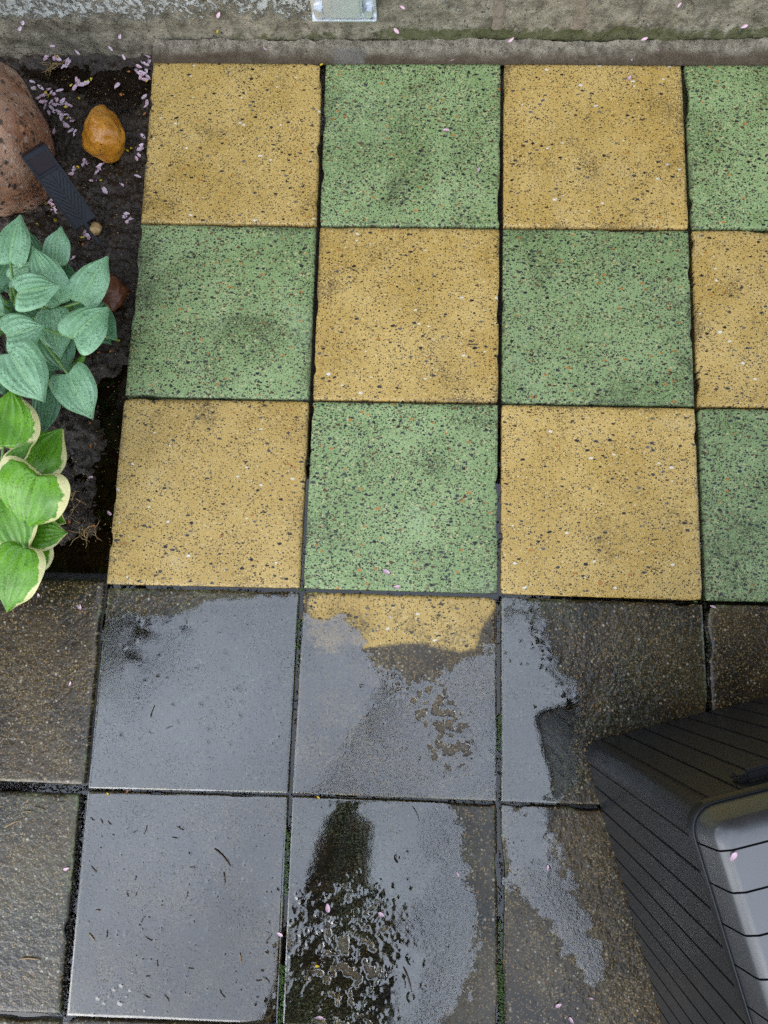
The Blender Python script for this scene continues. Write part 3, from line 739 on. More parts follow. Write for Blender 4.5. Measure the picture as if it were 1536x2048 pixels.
# ---------------- solar light leaning on the boulder
P1, P2 = V(98, 345, .085), V(170, 447, .005)
sl_ = empty('solar_light', P2, 'black plastic solar garden light with leaf relief leaning on the boulder', 'solar light')
yv = (P1 - P2).normalized(); L = (P1 - P2).length
xv = yv.cross(Vector((0, 0, 1))).normalized(); zv = xv.cross(yv)
MM = Matrix(((xv.x, yv.x, zv.x, P2.x), (xv.y, yv.y, zv.y, P2.y), (xv.z, yv.z, zv.z, P2.z), (0, 0, 0, 1)))
W = .0262
mb = MB(); mb.bbox(-W, W, 0, L, -.016, 0, .002, MM); body = mb.build('body', M['lamp_plastic'], sl_)
for s in (-1, 1):
    MB().bbox(s * W - .0015, s * W + .0015, 0, L, .0005, .004, .0006, MM).build('side_rail', M['lamp_plastic'], body)
    for k in range(8):
        y0 = L * (.06 + .10 * k); y1 = y0 + .030
        Mr = MM @ Matrix.Translation((s * .0025, y0, .0)) @ Matrix.Rotation(s * -math.atan2(W - .006, y1 - y0), 4, 'Z')
        ln = min(math.hypot(W - .006, y1 - y0), (L - y0) * 1.05)
        MB().bbox(-.0023, .0023, 0, ln, -.0004, .0055, .0009, Mr).build('rib', M['lamp_plastic'], body)
MB().bbox(-.0014, .0014, .004, L * .98, -.0004, .0062, .0007, MM).build('rib', M['lamp_plastic'], body)
hz = Matrix.Translation((0, L, 0)) @ Matrix.Rotation(math.radians(14), 4, 'X')
mb = MB(); W2 = .0278
mb.bbox(-W2, W2, -.002, .050, -.020, .002, .002, MM @ hz)
for q in ((-W2, -W2 + .006, 0, .050), (W2 - .006, W2, 0, .050), (-W2 + .006, W2 - .006, 0, .006), (-W2 + .006, W2 - .006, .040, .050)):
    mb.bbox(*q, .0005, .006, .001, MM @ hz)
hd = mb.build('head', M['lamp_plastic'], sl_)
MB().box(-W2 + .006, W2 - .006, .006, .040, .002, .0032, MM @ hz).build('solar_panel', M['panel'], hd)
MB().bbox(-.004, .004, -.10, .002, -.012, -.005, .002, MM).build('stake', M['lamp_plastic'], sl_)

# ---------------- hostas
def leaf(parent, base, tip, width, mt, zb, zt, lobe=.16, fold=.22, droop=.10, roll=0.0, corr=.0015, cup=.0, name='leaf'):
    B, T = V(*base, zb), V(*tip, zt)
    yv = (T - B); L = yv.length; yv.normalize()
    zc = (zb + zt) / 2; W = 1.10 * width * (CAM[2] - zc) / F
    xv = yv.cross(Vector((0, 0, 1))).normalized()
    xv = Quaternion(yv, roll) @ xv; zv = xv.cross(yv)
    nu, nv = 26, 25
    us = np.linspace(0, 1, nu) ** 1.0; vv = np.linspace(-1, 1, nv)
    U, Vv = np.meshgrid(us, vv, indexing='ij')
    pr = (U ** .44) * np.maximum(1 - U ** 1.45, 0) ** .95 * (1 - .34 * sstep(.62, .98, U)); pr = pr / pr.max()
    pr = pr * (1 - .12 * sstep(.7, 1, U)) 
    x = W / 2 * pr * Vv
    y = L * (U - 1.25 * lobe * (pr * np.abs(Vv)) ** 1.1 * (1 - U) ** 1.6 - .06 * (pr * np.abs(Vv)) * (1 - U))
    s = rnd.uniform(0, 50)
    wob = (fbm(U * 3 + s, Vv * 2 + s, 131, 2) - .5) * .16 * W
    z = fold * np.abs(x) - cup * x * x / W + L * droop * (.25 - (U - .5) ** 2) * 1.6 + corr * np.cos(np.abs(Vv) * 23) * np.sin(np.pi * np.clip(U, 0, 1)) ** .5 + wob * np.abs(Vv) * np.sin(np.pi * U)
    z -= .10 * W * np.abs(Vv) ** 4 * (1 + .0 * U)
    P = np.array(B)[None, None] + x[..., None] * np.array(xv) + y[..., None] * np.array(yv) + z[..., None] * np.array(zv)
    o = mk(name, P.reshape(-1, 3), grid_faces(nu, nv), mt, parent, True, np.array(B))
    ul = o.data.uv_layers.new(name='UVMap')
    li = np.zeros(len(o.data.loops), int); o.data.loops.foreach_get('vertex_index', li)
    ul.data.foreach_set('uv', np.stack([U.ravel()[li], Vv.ravel()[li]], -1).astype(np.float32).ravel())
    # stalk from the crown of the plant
    C = gloc(parent); mid = (B + C) / 2 + Vector((0, 0, .03)) - yv * .01
    pts = [C + (B - C) * .05, C * .55 + mid * .45 + Vector((0, 0, .02)), mid, B - yv * .012 * 0 - zv * .001]
    if (B - C).length > .02:
        MB().tube(pts, [.0045, .004, .0034, .0024], 6).build('stalk', M['stalk'], parent, True)
    return o
hb = empty('hosta', V(70, 650, -.02), 'blue green hosta with heart shaped leaves in the planted bed', 'hosta', None)
b, lo = M['blue_leaf'], M['low_leaf']
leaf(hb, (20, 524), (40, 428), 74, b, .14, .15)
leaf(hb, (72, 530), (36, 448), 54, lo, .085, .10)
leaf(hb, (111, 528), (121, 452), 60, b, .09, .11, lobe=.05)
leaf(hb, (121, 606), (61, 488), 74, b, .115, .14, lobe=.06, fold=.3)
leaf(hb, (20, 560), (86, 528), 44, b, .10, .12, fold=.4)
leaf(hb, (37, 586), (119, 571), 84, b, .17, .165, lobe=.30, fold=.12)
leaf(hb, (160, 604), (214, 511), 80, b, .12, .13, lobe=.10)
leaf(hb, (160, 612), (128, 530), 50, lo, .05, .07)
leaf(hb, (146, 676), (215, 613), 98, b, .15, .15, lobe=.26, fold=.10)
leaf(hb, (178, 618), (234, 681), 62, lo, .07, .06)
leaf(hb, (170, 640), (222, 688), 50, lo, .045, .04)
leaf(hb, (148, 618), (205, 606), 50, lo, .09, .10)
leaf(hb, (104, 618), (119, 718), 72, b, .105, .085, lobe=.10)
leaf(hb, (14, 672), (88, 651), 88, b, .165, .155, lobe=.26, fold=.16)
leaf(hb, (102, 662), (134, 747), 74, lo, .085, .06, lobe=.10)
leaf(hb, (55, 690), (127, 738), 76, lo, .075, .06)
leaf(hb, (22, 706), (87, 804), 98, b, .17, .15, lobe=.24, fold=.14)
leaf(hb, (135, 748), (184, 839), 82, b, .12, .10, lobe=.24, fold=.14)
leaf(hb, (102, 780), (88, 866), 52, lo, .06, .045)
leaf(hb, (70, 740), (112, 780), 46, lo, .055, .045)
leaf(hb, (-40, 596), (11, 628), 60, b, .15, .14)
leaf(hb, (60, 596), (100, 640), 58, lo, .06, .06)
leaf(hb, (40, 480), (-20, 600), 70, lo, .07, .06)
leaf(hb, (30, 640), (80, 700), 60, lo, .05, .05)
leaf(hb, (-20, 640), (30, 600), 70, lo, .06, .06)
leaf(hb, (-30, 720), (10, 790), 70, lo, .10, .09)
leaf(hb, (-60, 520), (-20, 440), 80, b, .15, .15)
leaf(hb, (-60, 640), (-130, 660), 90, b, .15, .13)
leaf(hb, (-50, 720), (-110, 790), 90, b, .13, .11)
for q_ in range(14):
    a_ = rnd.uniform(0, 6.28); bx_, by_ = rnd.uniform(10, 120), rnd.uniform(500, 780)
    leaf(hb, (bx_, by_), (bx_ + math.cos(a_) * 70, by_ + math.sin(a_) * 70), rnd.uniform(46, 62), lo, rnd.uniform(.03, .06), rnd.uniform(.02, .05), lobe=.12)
MB().tube([V(140, 744, -.02), V(150, 733, .015), V(163, 718, .035), V(168, 711, .040)], [.009, .009, .0075, .004], 10).build('shoot', M['shoot'], hb, True)
hv = empty('hosta', V(30, 1000, -.02), 'bright green hosta with cream edged leaves at the left edge', 'hosta')
vl = M['var_leaf']
leaf(hv, (6, 892), (24, 776), 138, vl, .15, .15, lobe=.10, fold=.12)
leaf(hv, (56, 944), (122, 856), 112, vl, .11, .11, lobe=.10, fold=.2)
leaf(hv, (14, 946), (66, 884), 40, vl, .16, .16, lobe=.05, fold=.7)
leaf(hv, (73, 952), (53, 1058), 150, vl, .18, .13, lobe=.34, fold=.20, droop=.25, corr=.0013)
leaf(hv, (2, 992), (49, 1118), 112, vl, .15, .11, lobe=.14, fold=.16, droop=.2)
leaf(hv, (62, 1070), (134, 1065), 66, vl, .09, .08, lobe=.10, fold=.2)
leaf(hv, (48, 1096), (13, 1225), 112, vl, .13, .09, lobe=.12, fold=.16, droop=.22)
leaf(hv, (66, 1080), (62, 1160), 84, vl, .08, .06, lobe=.10, fold=.2)
leaf(hv, (70, 1020), (130, 1046), 60, vl, .07, .07)
leaf(hv, (30, 960), (100, 980), 80, vl, .08, .08)
leaf(hv, (-10, 900), (-60, 840), 90, vl, .14, .13)
leaf(hv, (-20, 1000), (-90, 1030), 110, vl, .14, .12)
leaf(hv, (-10, 1060), (-50, 1160), 100, vl, .12, .10)
leaf(hv, (-30, 950), (20, 1000), 90, vl, .10, .10)

# ---------------- storage box
bc = np.array([.958, -1.479]); ang = math.radians(15.8)
BM = Matrix.Translation((bc[0], bc[1], 0)) @ Matrix.Rotation(ang, 4, 'Z')
box = empty('storage_box', (bc[0], bc[1], 0), 'large black plastic garden storage box with plank grooves in the lower right corner', 'storage box')
BW, BL, BH, CR = .58, 1.25, .535, .028
def rrect(ins, z, rad, n=13):
    """rounded rectangle ring of the box plan"""
    x0, x1, y0, y1 = ins, BW - ins, -BL + ins, -ins
    r = max(.004, rad); out = []
    for cx, cy, a0 in ((x1 - r, y1 - r, 0), (x0 + r, y1 - r, 90), (x0 + r, y0 + r, 180), (x1 - r, y0 + r, 270)):
        for k in range(n):
            a = math.radians(a0 + 90 * k / (n - 1)); out.append(Vector((cx + r * math.cos(a), cy + r * math.sin(a), z)))
    return out
def loft(rings, cap0=True, cap1=True):
    v, f = [], []; k = len(rings[0])
    for r in rings: v += r
    for i in range(len(rings) - 1):
        for j in range(k): f.append((i * k + j, i * k + (j + 1) % k, (i + 1) * k + (j + 1) % k, (i + 1) * k + j))
    if cap0: f.append(tuple(range(k))[::-1])
    if cap1: f.append(tuple((len(rings) - 1) * k + j for j in range(k)))
    return v, f
mb = MB(); v, f = loft([rrect(.0045, .004, CR), rrect(.0045, BH, CR)]); mb.add([BM @ p for p in v], f); bd = mb.build('body', M['groove'], box)
pit = .0435
def planks(n0, length, side):
    k = int(round((length - 2 * (CR + .008)) / pit)); p = (length - 2 * (CR + .008)) / k
    for i in range(k):
        a = CR + .008 + i * p
        if side == 'L': q = (0, .006, -a - p + .0011, -a - .0011)
        elif side == 'R': q = (BW - .006, BW, -a - p + .0011, -a - .0011)
        elif side == 'B': q = (a + .0011, a + p - .0011, -.006, 0)
        else: q = (a + .0011, a + p - .0011, -BL, -BL + .006)
        MB().bbox(*q, .003, BH - .002, .0012, BM).build('plank', M['resin'], bd)
for s_, ln in (('L', BL), ('R', BL), ('B', BW), ('F', BW)): planks(0, ln, s_)
for (cx, cy, a0) in ((CR, -CR, 90), (BW - CR, -CR, 0), (CR, -BL + CR, 180), (BW - CR, -BL + CR, 270)):
    out, inn = [], []
    e = .007
    angs = [math.radians(a0 + 90 * k / 8) for k in range(9)]
    t0 = Vector((math.cos(angs[0] - math.pi / 2), math.sin(angs[0] - math.pi / 2), 0)) * e
    t1 = Vector((math.cos(angs[-1] + math.pi / 2), math.sin(angs[-1] + math.pi / 2), 0)) * e
    path = [Vector((math.cos(angs[0]), math.sin(angs[0]), 0)) * CR + t0] + [Vector((math.cos(a), math.sin(a), 0)) * CR for a in angs] + [Vector((math.cos(angs[-1]), math.sin(angs[-1]), 0)) * CR + t1]
    pin = [Vector((math.cos(angs[0]), math.sin(angs[0]), 0)) * (CR - .006) + t0] + [Vector((math.cos(a), math.sin(a), 0)) * (CR - .006) for a in angs] + [Vector((math.cos(angs[-1]), math.sin(angs[-1]), 0)) * (CR - .006) + t1]
    ring = path + pin[::-1]; k = len(ring); cc = Vector((cx, cy, 0))
    vv = [BM @ (p + cc + Vector((0, 0, .003))) for p in ring] + [BM @ (p + cc + Vector((0, 0, BH - .002))) for p in ring]
    MB().add(vv, [(j, (j + 1) % k, k + (j + 1) % k, k + j) for j in range(k)]).build('corner_post', M['resin'], bd, True)
# lid: rim, sloping shoulder and top, cut into planks across
def lid_rings(o):
    return [rrect(-.0048 - o, BH - .012, CR + .006), rrect(-.0050 - o, BH + .006, CR + .006), rrect(-.0042 - o, BH + .0072, CR + .006), rrect(-.0030 - o, BH + .0070, CR + .005), rrect(-.002 - o, BH + .006, CR + .004),
            rrect(.005 - o, BH + .042, CR * .75), rrect(.0075 - o, BH + .0475 + o, CR * .72), rrect(.019 - o, BH + .0535 + o, CR * .6)]
mb = MB(); v, f = loft([rrect(-.004, BH - .010, CR)] + [[p + Vector((0, 0, -.002)) for p in r] for r in [rrect(-.004, BH + .004, CR), rrect(.003, BH + .009, CR), rrect(.008, BH + .041, CR), rrect(.011, BH + .046, CR), rrect(.022, BH + .052, CR)]])
mb.add([BM @ p for p in v], f); lid = mb.build('lid', M['groove'], box)
mb = MB(); v, f = loft(lid_rings(0)[:5], False, False); mb.add([BM @ p for p in v], f); mb.build('rim', M['resin'], lid, True)
v, f = loft(lid_rings(0)[4:], False, True)
n = int(round((BL + .02) / .0455)); p = (BL + .02) / n
for i in range(n):
    bm = bmesh.new(); vs_ = [bm.verts.new(q) for q in v]
    for q in f: bm.faces.new([vs_[w] for w in q])
    ya, yb_ = .01 - i * p - .0012, .01 - (i + 1) * p + .0012
    if i == 0: ya = .2
    if i == n - 1: yb_ = -BL - .2
    for co, no in (((0, ya, 0), (0, 1, 0)), ((0, yb_, 0), (0, -1, 0))):
        bmesh.ops.bisect_plane(bm, geom=bm.verts[:] + bm.edges[:] + bm.faces[:], plane_co=co, plane_no=no, clear_outer=True)
    bm.transform(BM); bm.verts.index_update()
    o = mk('lid_plank', [tuple(q.co) for q in bm.verts], [[w.index for w in fc.verts] for fc in bm.faces], M['lid'], lid, True); bm.free()
# grab handle on the end wall
hx, hzz, hw = BW / 2, .482, .195
mb = MB(); mb.bbox(hx - hw, hx + hw, .001, .016, hzz, hzz + .011, .004, BM)
for s_ in (-1, 1): mb.bbox(hx + s_ * hw - .008, hx + s_ * hw + .008, .0005, .010, hzz - .022, hzz + .006, .003, BM)
mb.build('handle', M['resin'], box)

# ---------------- fallen petals and litter
def petal_mesh(kind, seed):
    r = random.Random(seed); nu, nv = 6, 5; v = []
    L, W = (.0165, .0080) if kind == 'p' else (.0078, .0050)
    curl, tw = r.uniform(-.25, .35), r.uniform(-.3, .3)
    for i in range(nu):
        u = i / (nu - 1)
        for j in range(nv):
            t = j / (nv - 1) * 2 - 1
            w = W / 2 * math.sin(math.pi * min(1, (.08 + .87 * u ** .8))) ** .7
            v.append((w * t + tw * .003 * u * u, L * (u - .5), curl * .010 * (u - .5) ** 2 * 2 + .0016 * t * t * r.uniform(.6, 1.2) + .0004))
    f = [(i * nv + j, (i + 1) * nv + j, (i + 1) * nv + j + 1, i * nv + j + 1) for i in range(nu - 1) for j in range(nv - 1)]
    nvv = len(v)
    v += [(a, b_, c_ - .0004) for a, b_, c_ in v]
    f += [tuple(nvv + q for q in reversed(t)) for t in f]
    me = bpy.data.meshes.new('petal'); me.from_pydata(v, [], f); me.update(); me.polygons.foreach_set('use_smooth', [True] * len(f)); return me
PM = {}
for mname in ('petal', 'lilac_petal', 'yellow_bit', 'green_bit', 'orange_bit'):
    PM[mname] = []
    for s in range(3):
        me = petal_mesh('p' if 'petal' in mname else 'y', s + len(mname)); me.materials.append(M[mname]); PM[mname].append(me)
def surf_z(x, y):
    if x < .012 and y > -1.17 and y < .04: return float(soil_h(np.array([x]), np.array([y]))[0])
    return .0012
def litter(name, kind, px, py, label, cat, group, z=None, rot=None, sc=1.0, tilt=.25, normal=None):
    p = at(px, py, -.03 if z is None else z)
    zz = z
    if z is None:
        if p[0] > .012: p = at(px, py, 0.001)
        zz = max(surf_z(p[0], p[1]), -.0388 if p[0] < .012 else -1)
    o = bpy.data.objects.new(name, rnd.choice(PM[kind])); COL.objects.link(o)
    o.location = (p[0], p[1], zz + .001)
    a = rnd.uniform(0, 6.28) if rot is None else rot
    if normal is not None:
        o.rotation_euler = (Vector(normal).to_track_quat('Z', 'Y') @ Quaternion((0, 0, 1), a)).to_euler()
    else: o.rotation_euler = (rnd.uniform(-tilt, tilt), rnd.uniform(-tilt, tilt), a)
    k = sc * rnd.uniform(.8, 1.2); o.scale = (k * rnd.uniform(.8, 1.2), k, k)
    return tag(o, label, cat, group)
def many(pts, kinds, name, label, cat, group, **kw):
    ext = {}
    if len(pts) > 5:
        for w_, key in (('topmost', lambda p: p[1]), ('lowest', lambda p: -p[1]), ('leftmost', lambda p: p[0]), ('rightmost', lambda p: -p[0])): ext.setdefault(min(pts, key=key), w_)
    for (x, y) in pts: litter(name, rnd.choice(kinds), x, y, (ext[(x, y)] + ' ' if (x, y) in ext else '') + label, cat, group, **kw)
PK = ['petal', 'lilac_petal', 'lilac_petal']
many([(65, 165), (72, 180), (78, 195), (93, 175), (100, 182), (110, 190), (120, 182), (88, 205), (92, 215), (102, 215), (110, 212), (118, 206), (122, 210), (128, 205), (133, 210), (140, 213), (98, 225), (112, 222), (120, 228), (124, 235), (130, 232), (128, 248), (135, 252), (145, 240), (142, 262), (152, 268), (108, 262), (86, 190), (83, 178), (115, 200), (138, 232), (104, 205), (126, 222)],
     PK, 'petal', 'pale pink petal strewn between the boulder and the ochre stone', 'petal', 'petals between boulder and ochre stone')
many([(95, 121), (110, 119), (120, 122), (128, 117), (135, 121), (140, 125), (118, 115), (132, 126), (125, 128)], PK, 'petal', 'pale pink petal heaped at the foot of the wall above the boulder', 'petal', 'petals at the foot of the wall')
many([(150, 155), (155, 160), (148, 170), (160, 165), (232, 167), (170, 162)], PK, 'petal', 'pale pink petal on the wet soil above the ochre stone', 'petal', 'petals above the ochre stone')
many([(270, 135), (275, 142), (280, 148), (285, 145), (290, 140), (294, 150), (284, 122), (292, 128), (297, 118), (300, 124), (288, 155), (282, 140), (278, 133), (296, 210), (292, 200), (294, 215), (288, 275)], PK, 'petal', 'pale pink petal by the upper left corner of the first yellow tile', 'petal', 'petals by the tile corner')
many([(282, 295), (278, 300), (285, 300), (275, 307), (280, 312), (276, 355), (274, 318)], PK, 'petal', 'pale pink petal on the soil right of the ochre stone', 'petal', 'petals right of the ochre stone')
many([(165, 330), (200, 335), (202, 342), (198, 350), (215, 322), (208, 325), (210, 382), (188, 365), (150, 340), (145, 350), (175, 327), (168, 322), (246, 372)], PK, 'petal', 'pale pink petal on the soil below the ochre stone', 'petal', 'petals below the ochre stone')
many([(250, 435), (258, 445), (262, 440), (170, 467), (175, 472), (168, 462), (100, 405), (105, 415), (98, 400), (110, 420), (255, 430), (150, 520), (230, 598)], PK, 'petal', 'pale pink petal on the soil around the solar light and hosta', 'petal', 'petals around the solar light')
for (x, y, l) in [(892, 262, 'pink petal on the green tile nearest the metal bracket'), (957, 340, 'pink petal beside a dark scrap on the upper green tile'), (1258, 158, 'pink petal near the top edge of the right yellow tile'), (772, 1144, 'pink petal on the lower edge of the bottom green tile'), (795, 1174, 'pink petal lying in the joint below the bottom green tile'),
                  (1425, 1213, 'pink petal at the joint crossing above the storage box'), (93, 1194, 'white petal on the dark tile by the cream edged hosta tip'), (173, 1214, 'pink petal on the dark left tile near the bed corner'), (219, 1027, 'pink petal floating in the bed puddle beside the yellow tile'), (180, 954, 'pink petal on the soil right of the cream edged hosta'),
                  (640, 2034, 'pink petal at the bottom edge of the dimpled puddle'), (560, 1868, 'pink petal in the joint left of the dimpled puddle'), (148, 1727, 'pink petal in the grit filled joint at lower left'), (1117, 2010, 'pink petal on the dark tile left of the box near the bottom'), (1142, 2040, 'pink petal at the bottom edge left of the storage box'), (155, 1366, 'tiny pink petal on the left dark tile'), (1182, 1997, 'tiny pink petal close to the foot of the storage box'), (655, 1815, 'pink petal in the middle of the dimpled puddle'), (762, 1828, 'pink petal right of the middle of the dimpled puddle'), (1095, 1735, 'tiny pink petal beside the streaky puddle'), (915, 1748, 'tiny pink petal on the puddle grit')]:
    litter('petal', 'petal' if 'pink' in l else 'lilac_petal', x, y, l, 'petal', None, sc=.55 if 'tiny' in l else .85, z=-.037 if 'bed puddle' in l else None)
litter('petal', 'petal', 1466, 1712, 'tiny pink petal on the grey lid of the storage box', 'petal', None, z=BH + .0545, sc=.6)
def wall_z(py): return max(0.0, (125 - py) / 125 * .128)
for (x, y) in [(40, 57), (46, 46), (240, 73), (222, 97), (248, 114), (155, 104)]:
    z = wall_z(y) - .005; p = at(x, y, z); litter('petal', 'lilac_petal', x, y, 'pink petal stuck to the plinth above the planted bed', 'petal', 'petals on the plinth above the bed', z=z, normal=(0, -1, .25), sc=.75)
for (x, y) in [(805, 15), (1358, 10), (1288, 78), (1488, 53), (437, 30), (793, 62), (1022, 80), (695, 14)]:
    z = wall_z(y) + .004; litter('petal', 'petal', x, y, 'pink petal stuck to the plinth above the tiles', 'petal', 'petals on the plinth above the tiles', z=z, normal=(0, -.9, .5), sc=.75)
for (x, y) in [(462, 96), (530, 94), (1313, 98), (1262, 116), (1270, 109), (1345, 113), (1083, 111), (905, 119), (1205, 116), (425, 92), (1266, 113)]:
    z = max(.004, (125 - y) / 47 * .030); litter('petal', 'petal', x, y, 'pink petal lying on the mortar fillet', 'petal', 'petals on the fillet', z=z, normal=(0, -.5, .85), sc=.75)
YB = [(180, 154), (140, 166), (95, 190), (92, 186), (135, 220), (133, 235), (158, 337), (90, 405), (132, 432), (160, 472), (75, 180), (168, 160), (118, 118), (292, 158), (158, 196), (165, 472), (78, 452), (103, 412), (255, 302), (262, 296), (115, 100), (205, 365), (110, 440)]
many(YB, ['yellow_bit'], 'blossom_scrap', 'small yellow blossom scrap on the soil among the petals', 'blossom scrap', 'yellow scraps on the soil')
for (x, y, l, k) in [(173, 157, 'lime green bud scale on the soil above the ochre stone', 'green_bit'), (210, 676, 'yellow scrap on the lower hosta leaf tip', 'yellow_bit'), (240, 685, 'yellow scrap on the soil right of the hosta', 'yellow_bit'), (435, 65, 'yellow scrap on the crack above the fillet', 'yellow_bit'), (643, 131, 'yellow scrap at the top of the first upright joint', 'yellow_bit'), (255, 1583, 'orange scrap in the joint between the two left puddles', 'orange_bit'), (216, 1587, 'yellow scrap beside the joint of the left puddles', 'yellow_bit'), (637, 1594, 'yellow scrap at the top of the dimpled puddle', 'yellow_bit'), (634, 1931, 'yellow scrap floating in the dimpled puddle', 'yellow_bit'), (1465, 1514, 'orange scrap on the end wall of the storage box', 'orange_bit')]:
    if 'storage box' in l: p = at(x, y, .36); litter('blossom_scrap', k, x, y, l, 'blossom scrap', None, z=.33, sc=.8, normal=(-.27, .96, .1)); continue
    z = wall_z(y) if y < 70 else (.075 if 'leaf' in l else None)
    litter('blossom_scrap', k, x, y, l, 'blossom scrap', None, z=z)
many([(163, 487), (182, 848), (183, 893), (165, 485), (187, 1052), (205, 712), (225, 705), (255, 139), (240, 185), (292, 233), (140, 1045)], ['orange_bit'], 'bark_chip', 'orange bark chip on the soil', 'bark chip', 'orange bark chips on the soil')

# twigs and needles
def twig(px, py, ln, a, mt, label, group, z=.0035, r=.0011, bend=.2):
    p = at(px, py, z); d = Vector((math.cos(a), math.sin(a), 0)); n = Vector((-d.y, d.x, 0)); k = 6
    ln = ln * .00098
    pts = [Vector((p[0], p[1], z)) + d * ln * (i / (k - 1) - .5) + n * ln * bend * (.25 - (i / (k - 1) - .5) ** 2) + Vector((0, 0, .0006 * math.sin(i * 2.1))) for i in range(k)]
    o = MB().tube(pts, [r * .6, r, r, r * .9, r * .7, r * .35], 5).build('twig', M[mt], None, True)
    return tag(o, label, 'twig', group)
for (x, y, ln, a, l) in [(445, 1715, 46, -.75, 'longest brown twig in the lower left puddle'), (448, 1757, 24, -1.4, 'short curved twig below the longest twig of the lower left puddle'), (305, 1423, 26, 1.3, 'dark needle in the middle of the wide left puddle'), (338, 1455, 14, .4, 'dark scrap of stalk right of the needle in the wide left puddle'), (25, 1648, 34, .45, 'tan twig on the left dark tile'), (55, 1624, 22, .1, 'brown twig above the tan twig on the left dark tile'), (80, 1617, 26, -.25, 'dark twig right of the brown twig on the left dark tile'),
                         (60, 1919, 40, .0, 'straight yellow needle on the left dark tile'), (1003, 1858 - 230, 1, 0, ''), (815, 1960, 46, -1.2, 'brown twig below the dimpled puddle'), (832, 1628, 30, -1.1, 'thin reddish twig across the joint above the dimpled puddle'), (183, 1875, 20, -.8, 'tan husk in the lower left puddle'), (480, 1916, 18, -1.4, 'tan splinter at the right side of the lower left puddle'), (705, 540, 30, -.45, 'dark needle on the centre yellow tile'), (660, 568, 14, -.6, 'short dark needle on the centre yellow tile'), (1310, 200 + 880, 16, .2, 'dark needle on the lower right yellow tile'), (415, 350 + 460, 20, .3, 'thin needle at the top of the lower left yellow tile'), (945, 690, 26, .1, 'thin dark needle near the right edge of the centre yellow tile'),
                         (1310, 1900 - 760, 14, -.3, 'tiny stalk at the bottom of the right yellow tile'), (735, 1960 - 530, 12, 1.0, 'tiny dark stalk in the grey puddle')]:
    if not l: continue
    twig(x, y, ln, a, 'tan_twig' if ('tan' in l or 'yellow needle' in l or 'splinter' in l) else 'twig', l, None, z=.0032 if y > 1180 else .002, r=.0016 if ln > 30 else .001)
tw = random.Random(4)
for t_ in range(26):
    x, y = tw.uniform(180, 560), tw.uniform(1620, 2030)
    twig(x, y, tw.uniform(8, 18), tw.uniform(0, 3.1), 'twig', 'little dark stalk floating in the lower left puddle', 'stalks in the lower left puddle', z=.0030, r=.0009, bend=tw.uniform(-.5, .5))
for t_ in range(34):
    x, y = tw.uniform(330, 1500), tw.uniform(150, 1150)
    rw, cn = int((y - 125) // 345), min(3, int((x - 290) // 365)); kd = 'yellow' if (rw + cn) % 2 == 0 else 'green'
    tn = '%s tile, %s from the left in the %s row' % (kd, ['first', 'second', 'third', 'fourth'][cn], ['top', 'second', 'third'][rw])
    twig(x, y, tw.uniform(6, 15), tw.uniform(0, 3.1), 'twig', 'tiny dark needle on the ' + tn, 'needles on the ' + tn, z=.0022, r=.0006, bend=tw.uniform(-.5, .5))
# grit breaking the puddles: too small to pick apart
def gritcloud(name, pts, label, mt='grit', seed=1):
    r = random.Random(seed); mb = MB()
    ico = [(0, 0, 1), (.9, 0, .3), (.28, .85, .3), (-.72, .53, .3), (-.72, -.53, .3), (.28, -.85, .3), (0, 0, -.6)]
    fc = [(0, 1, 2), (0, 2, 3), (0, 3, 4), (0, 4, 5), (0, 5, 1), (6, 2, 1), (6, 3, 2), (6, 4, 3), (6, 5, 4), (6, 1, 5)]
    for (x, y, z, s) in pts:
        a = r.uniform(0, 6.28); ca, sa = math.cos(a), math.sin(a); e1, e2, e3 = r.uniform(.7, 1.5), r.uniform(.6, 1.1), r.uniform(.5, .9)
        mb.add([(x + (p[0] * e1 * ca - p[1] * e2 * sa) * s, y + (p[0] * e1 * sa + p[1] * e2 * ca) * s, z + p[2] * e3 * s) for p in ico], fc)
    o = mb.build(name, M[mt], None, True); return tag(o, label, name.replace('_', ' '), kind='stuff')
gp = []
for k, pts in DEBRIS.items():
    for (x, y, r0) in pts:
        if r0 < .003: gp.append((x, y, .0016, r0 * .75))
        elif RS.rand() < .35: gp.append((x, y, .0014, .0012))
gritcloud('grit', gp, 'dark grit and bud scales poking through the puddles')
# gravel in the wide joint at lower left
gp = []
for _ in range(900):
    t = RS.rand(); w = RS.uniform(-1, 1)
    x = 164 + (124 - 164) * t + w * (4 + 4 * t); y = 1590 + 440 * t
    p = at(x, y, -.008); gp.append((p[0], p[1], -.012 + RS.rand() * .010, RS.uniform(.0012, .0035)))
for _ in range(420):
    x = RS.uniform(-5, 250); y = 1568 + x * .05 + RS.uniform(-6, 9) * (1 if x < 165 else .5)
    p = at(x, y, -.01); gp.append((p[0], p[1], -.013 + RS.rand() * .006, RS.uniform(.001, .0028)))
for (a_, b_) in [((648, 126), (603, 1180)), ((1005, 127), (998, 1191)), ((1367, 129), (1410, 1205)), ((281, 446), (1536, 462)), ((249, 794), (1536, 818)), ((212, 1172), (1536, 1210)), ((603, 1180), (560, 2052)), ((998, 1191), (1003, 2072)), ((1410, 1205), (1420, 1420)), ((172, 1580), (1200, 1613)), ((128, 2035), (400, 2046))]:
    for _ in range(190):
        t = RS.rand()
        if fbm(np.array([t * 14 + a_[0]]), np.array([a_[1] * .1]), 141, 2)[0] < .5: continue
        p = at(a_[0] + (b_[0] - a_[0]) * t, a_[1] + (b_[1] - a_[1]) * t, -.005); gp.append((p[0] + RS.normal(0, .002), p[1] + RS.normal(0, .0015), -.010 + RS.rand() * .007, RS.uniform(.0008, .0024)))
